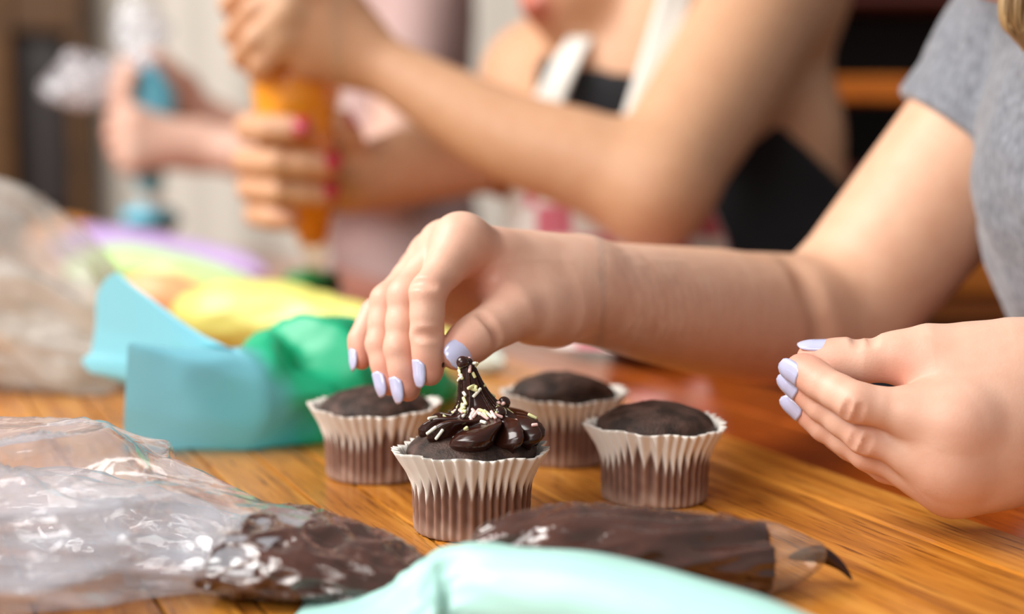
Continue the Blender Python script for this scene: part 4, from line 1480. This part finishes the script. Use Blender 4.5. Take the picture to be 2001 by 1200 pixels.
fing = [(chain(f_), 0.004, 0.010) for f_ in (T_ix, T_md, T_rg, T_pk, T_th, L_ix, L_md, L_rg, L_pk, L_th)]
ey = frame(hx)
sub = [(ell(hd + hx * .094 + ey[1] * s_ * .032 + np.array([0, 0, .012]), (.012, .014, .010), ey), 0.014) for s_ in (-1, 1)]
hb = []
for hand in ((T_ix, T_md, T_rg, T_pk), (L_ix, L_md, L_rg, L_pk, L_th)):
    c, h = mid(*[j for f_ in hand for j, r in f_]); hb.append((c, h + 0.02))
V, F = body_mesh(dict(core=core, fingers=fing, sub=sub), 0.0065, 0.0026, hb)
bl = [(f_[-1][0], .012, .5) for f_ in (T_ix, T_md, T_rg, T_pk, L_ix, L_md, L_rg, L_pk)]
bl += [(P(1042, 8, 1.34), .018, 1.6)]
child(new_obj('body', V, F, 'skin', col=skin_color(V, SK2, bl, (0.50, 0.15, 0.10))), p2)
for f_, d in ((L_ix, CV(.1, .1, 1)), (L_md, CV(.75, .3, .6)), (L_rg, CV(.8, .3, .55)), (L_th, CV(.8, .2, .4))):
    nail(f_, d, .0125, p2, 'red_nail_polish')
# black tank top
def line_plane(x0, y0, x1, y1, d):
    a, b_ = P(x0, y0, d), P(x1, y1, d)
    n = np.cross(b_ - a, a - CAMP); n /= np.linalg.norm(n)
    return n if n @ UP > 0 else -n
tk = dict(core=[(cap(P(1390, 60, 1.40), P(1430, 480, 1.42), .109, .105), 0.06), (cap(P(1430, 480, 1.42), Q(0.74, 1.17, -0.10), .105, .118), 0.05), (ell(P(1215, 210, 1.40), (.081, .076, .086)), 0.05),
                (cap(P(1090, 150, 1.49), P(1490, -40, 1.35), .050, .058), 0.06), (ell(P(1555, 270, 1.36), (.046, .056, .060)), 0.03)],
          planes=[(P(1060, 122, 1.4), line_plane(1060, 122, 1400, 165, 1.4)), (P(1640, 352, 1.4), line_plane(1340, 60, 1640, 352, 1.4))])
v, f = mesh_field(tk, 0.007)
child(new_obj('tank_top', v, f, 'black_jersey'), p2)


def ribbon(name, cl, halfw, mat, parent, n=40, thick=0.002):
    """cl: list of (left point, right point)"""
    A = catmull([c[0] for c in cl], n); B_ = catmull([c[1] for c in cl], n)
    V = np.stack([A * (1 - t) + B_ * t for t in np.linspace(0, 1, 6)], 1).reshape(-1, 3)
    o = new_obj(name, V, grid_faces(n, 6), mat)
    o.modifiers.new('thick', 'SOLIDIFY').thickness = thick
    return child(o, parent)


ribbon('top_strap', [(P(1365, -60, 1.265), P(1430, -60, 1.275)), (P(1310, 90, 1.255), P(1375, 95, 1.265)), (P(1262, 230, 1.262), P(1340, 235, 1.275))], 0, 'black_jersey', p2)
ribbon('top_strap', [(P(1095, 70, 1.39), P(1150, 72, 1.37)), (P(1055, 125, 1.38), P(1120, 132, 1.35)), (P(1040, 195, 1.385), P(1120, 200, 1.34))], 0, 'black_jersey', p2)
# apron: white straps, checked bib and skirt
ribbon('apron_strap', [(P(1305, -60, 1.25), P(1372, -60, 1.26)), (P(1262, 80, 1.243), P(1330, 88, 1.243)), (P(1212, 240, 1.240), P(1288, 246, 1.238))], 0, 'white_cotton', p2)
ribbon('apron_strap', [(P(1118, 60, 1.35), P(1160, 70, 1.34)), (P(1078, 125, 1.33), P(1124, 138, 1.318)), (P(1038, 205, 1.345), P(1094, 215, 1.325))], 0, 'white_cotton', p2)
rowsA = [((1042, 236, 1.36), (1290, 268, 1.245)), ((1005, 330, 1.37), (1360, 340, 1.235)), ((985, 440, 1.35), (1400, 420, 1.245)), ((990, 490, 1.33), (1425, 500, 1.245)), ((1040, 590, 1.27), (1400, 600, 1.22)), ((1066, 650, 1.22), (1385, 660, 1.19)), ((1080, 676, 1.205), (1380, 684, 1.178))]
nr, nc = 85, 61
Lp = catmull([P(*r[0]) for r in rowsA], nr); Rp = catmull([P(*r[1]) for r in rowsA], nr)
u = np.linspace(0, 1, nc)
V = Lp[:, None] * (1 - u)[None, :, None] + Rp[:, None] * u[None, :, None]
V += (-FW)[None, None] * (0.050 * np.sin(u * math.pi))[None, :, None]
V += (-FW)[None, None] * (0.006 * np.sin(u * 19 + 0.6))[None, :, None] * np.linspace(0.2, 1, nr)[:, None, None]
I, J = np.meshgrid(np.arange(nr), np.arange(nc), indexing='ij')
ck = (((I // 12) + (J // 10)) % 2)
wc = np.array([0.78, 0.75, 0.71]); pk = np.array([0.58, 0.145, 0.20])
colr = np.where(ck[..., None] == 1, pk, wc)
colr[:, :6] = wc
o = new_obj('apron', V.reshape(-1, 3), grid_faces(nr, nc), 'checked_cotton', col=colr.reshape(-1, 3))
o.modifiers.new('thick', 'SOLIDIFY').thickness = 0.0015
child(o, p2)
jeans(p2, 0.755, 1.17)
hs = dict(core=[(ell(hd - hx * .022 + np.array([0, 0, .020]), (.106, .086, .112), frame(hx)), 0.02), (cap(hd - hx * .08, hd - hx * .13 - np.array([0, 0, .06]), .05, .03), 0.03)],
          planes=[(hd + hx * .05, hx)], disp=lambda p: 0.002 * np.sin(p[:, 0] * 300 + 4 * np.sin(p[:, 2] * 40)))
v, f = mesh_field(hs, 0.008)
child(new_obj('hair', v, f, 'brown_hair'), p2)

# the orange bag she squeezes
film('orange_film', (1.0, 0.93, 0.84), haze=0.04, rough=0.12, hcol=(0.95, 0.55, 0.2), bump=(30, 0.4, 0.01))
plain('orange_icing', (1.0, 0.42, 0.012), 0.35, bump=(40, 0.4, 0.006), vary=0.18)
ob = thing('piping_bag', 'orange filled piping bag gripped upright in two hands', 'piping bag', P(614, 528, 1.333))
axis = [(P(576, 20, 1.245), .018), (P(577, 90, 1.25), .026), (P(579, 150, 1.256), .033), (P(582, 230, 1.265), .031), (P(590, 320, 1.284), .026), (P(603, 400, 1.303), .0185), (P(611, 455, 1.318), .0105), (P(614, 480, 1.323), .0075)]
L = loft([(a, r, r) for a, r in axis], 70, 40, .0035, (30, 1.8), seed=2.0, upv=FW)
loft_obj('orange_filling', L, 'orange_icing', ob)
L = loft([(a, r + .0025, r + .0025) for a, r in axis] + [(P(616, 510, 1.330), .0055, .0055), (P(617, 535, 1.334), .0035, .0035)], 80, 40, .0035, (30, 1.8), seed=2.0, upv=FW)
loft_obj('film', L, 'orange_film', ob, cap_ends=False)

# ================================================================== WOMAN IN DUSTY PINK, FARTHEST BACK
SK3 = (0.66, 0.42, 0.33)
p3 = thing('person', 'woman in dusty pink top holding a blue icing bag, farthest back', 'person', Q(0.755, 2.02, -0.30))
core = []
limb([(830, -70, 2.06, 52), (800, 180, 2.02, 46), (770, 350, 2.0, 42)], 0.02)
limb([(770, 350, 2.0, 42), (600, 322, 2.02, 40), (470, 300, 2.03, 33), (390, 288, 2.04, 28)], 0.02)
limb([(790, -60, 2.25, 50), (760, 250, 2.25, 42), (560, 290, 2.2, 36), (400, 225, 2.15, 28), (345, 180, 2.12, 26)], 0.02)
N_f = [finger([(262, y, 2.005, 14), (222 + dx, y + 4, 2.04, 11.5), (226 + dx, y + 6, 2.10, 10.5), (262, y + 6, 2.14, 9)]) for y, dx in ((230, 2), (260, 0), (290, 8), (316, 22))]
for f_ in N_f:
    core.append((cap(P(385, 285, 2.04), f_[0][0], .024, f_[0][1] * 1.1), 0.02))
U_f = [finger([(300, y, 2.15, 14), (238 + dx, y + 2, 2.12, 12), (228 + dx, y + 12, 2.06, 11), (248 + dx, y + 20, 2.02, 9.5)]) for y, dx in ((118, 12), (142, 2), (166, -4), (188, 0))]
for f_ in U_f:
    core.append((cap(P(345, 180, 2.13), f_[0][0], .024, f_[0][1] * 1.1), 0.02))
U_t = finger([(345, 175, 2.10, 16), (340, 145, 2.06, 13), (322, 120, 2.04, 11), (305, 112, 2.03, 9.5)])
core += [(cap(P(800, -20, 2.15), P(790, 480, 2.15), .086, .088), 0.06), (cap(P(790, 480, 2.15), Q(0.74, 2.02, -0.10), .088, .105), 0.05), (cap(P(830, -70, 2.07), P(790, -70, 2.24), .056, .056), 0.04),
         (cap(P(800, -90, 2.15), P(760, -230, 2.15), .052, .05), 0.03)]
hd = P(735, -330, 2.15); hx = CV(-0.93, -0.3, 0.2)
core += [(ell(hd, (.098, .076, .108), frame(hx)), 0.02), (ell(hd + hx * .06 - np.array([0, 0, .065]), (.042, .04, .04)), 0.03), (cap(hd + hx * .094, hd + hx * .112 - np.array([0, 0, .022]), .008, .011), 0.012)]
fing = [(chain(f_), 0.004, 0.012) for f_ in N_f + U_f + [U_t]]
c, h = mid(*[j for f_ in N_f + U_f for j, r in f_])
V, F = body_mesh(dict(core=core, fingers=fing), 0.008, 0.0036, [(c, h + .025)])
bl = [(f_[1][0], .016, .45) for f_ in N_f + U_f]
child(new_obj('body', V, F, 'skin', col=skin_color(V, SK3, bl, (0.60, 0.24, 0.19))), p3)
core = []
limb([(830, -70, 2.06, 58), (803, 160, 2.025, 54)], 0.02)
limb([(790, -60, 2.25, 56), (768, 180, 2.25, 50)], 0.02)
core += [(cap(P(800, -20, 2.15), P(790, 480, 2.15), .093, .095), 0.06), (cap(P(790, 480, 2.15), Q(0.74, 2.02, -0.10), .095, .112), 0.05), (cap(P(830, -70, 2.07), P(790, -70, 2.24), .062, .062), 0.04)]
v, f = mesh_field(dict(core=core, planes=[(Q(0, 0, -0.12), np.array([0, 0, -1.0]))], disp=lambda p: 0.003 * vnoise(p, 22, 1.0)), 0.009)
child(new_obj('blouse', v, f, 'dusty_pink_cotton'), p3)
t3 = jeans(p3, 0.755, 2.02)
t3.data.materials.clear(); t3.data.materials.append(MATS['light_grey_cotton'])
hs = dict(core=[(ell(hd - hx * .022 + np.array([0, 0, .020]), (.106, .088, .112), frame(hx)), 0.02)], planes=[(hd + hx * .05, hx)])
v, f = mesh_field(hs, 0.01)
child(new_obj('hair', v, f, 'brown_hair'), p3)

# her blue bag: coloured filling, white nozzle, clear twisted top
bbg = thing('piping_bag', 'light blue piping bag with white nozzle held by the woman farthest back', 'piping bag', P(293, 425, 2.09))
axis = [(P(288, 125, 2.075), .020), (P(289, 165, 2.075), .034), (P(290, 215, 2.075), .036), (P(291, 280, 2.078), .028), (P(292, 330, 2.08), .020), (P(293, 378, 2.085), .0155)]
L = loft([(a, r, r) for a, r in axis], 50, 32, .002, (20, 1.8), seed=3.0, upv=FW)
loft_obj('blue_filling', L, 'blue_icing', bbg)
L = loft([(P(293, 374, 2.083), .0150, .0150), (P(293, 390, 2.086), .0135, .0135), (P(293, 410, 2.089), .009, .009)], 20, 24, upv=FW)
loft_obj('nozzle', L, 'white_cotton', bbg)
L = loft([(P(288, 150, 2.06), .030, .030), (P(282, 112, 2.06), .020, .020), (P(276, 70, 2.06), .030, .016), (P(284, 30, 2.06), .030, .010), (P(296, 10, 2.06), .012, .006)], 50, 48, .010, (35, 2.5), seed=5.0, upv=FW)
loft_obj('clear_top', L, 'clear_film', bbg, cap_ends=False)
L = loft([(P(250, 150, 2.05), .012, .012), (P(205, 152, 2.05), .020, .016), (P(160, 158, 2.05), .030, .014), (P(118, 150, 2.05), .030, .010), (P(104, 140, 2.05), .018, .005)], 50, 48, .010, (35, 2.5), seed=8.0, upv=FW)
loft_obj('clear_tail', L, 'clear_film', bbg, cap_ends=False)
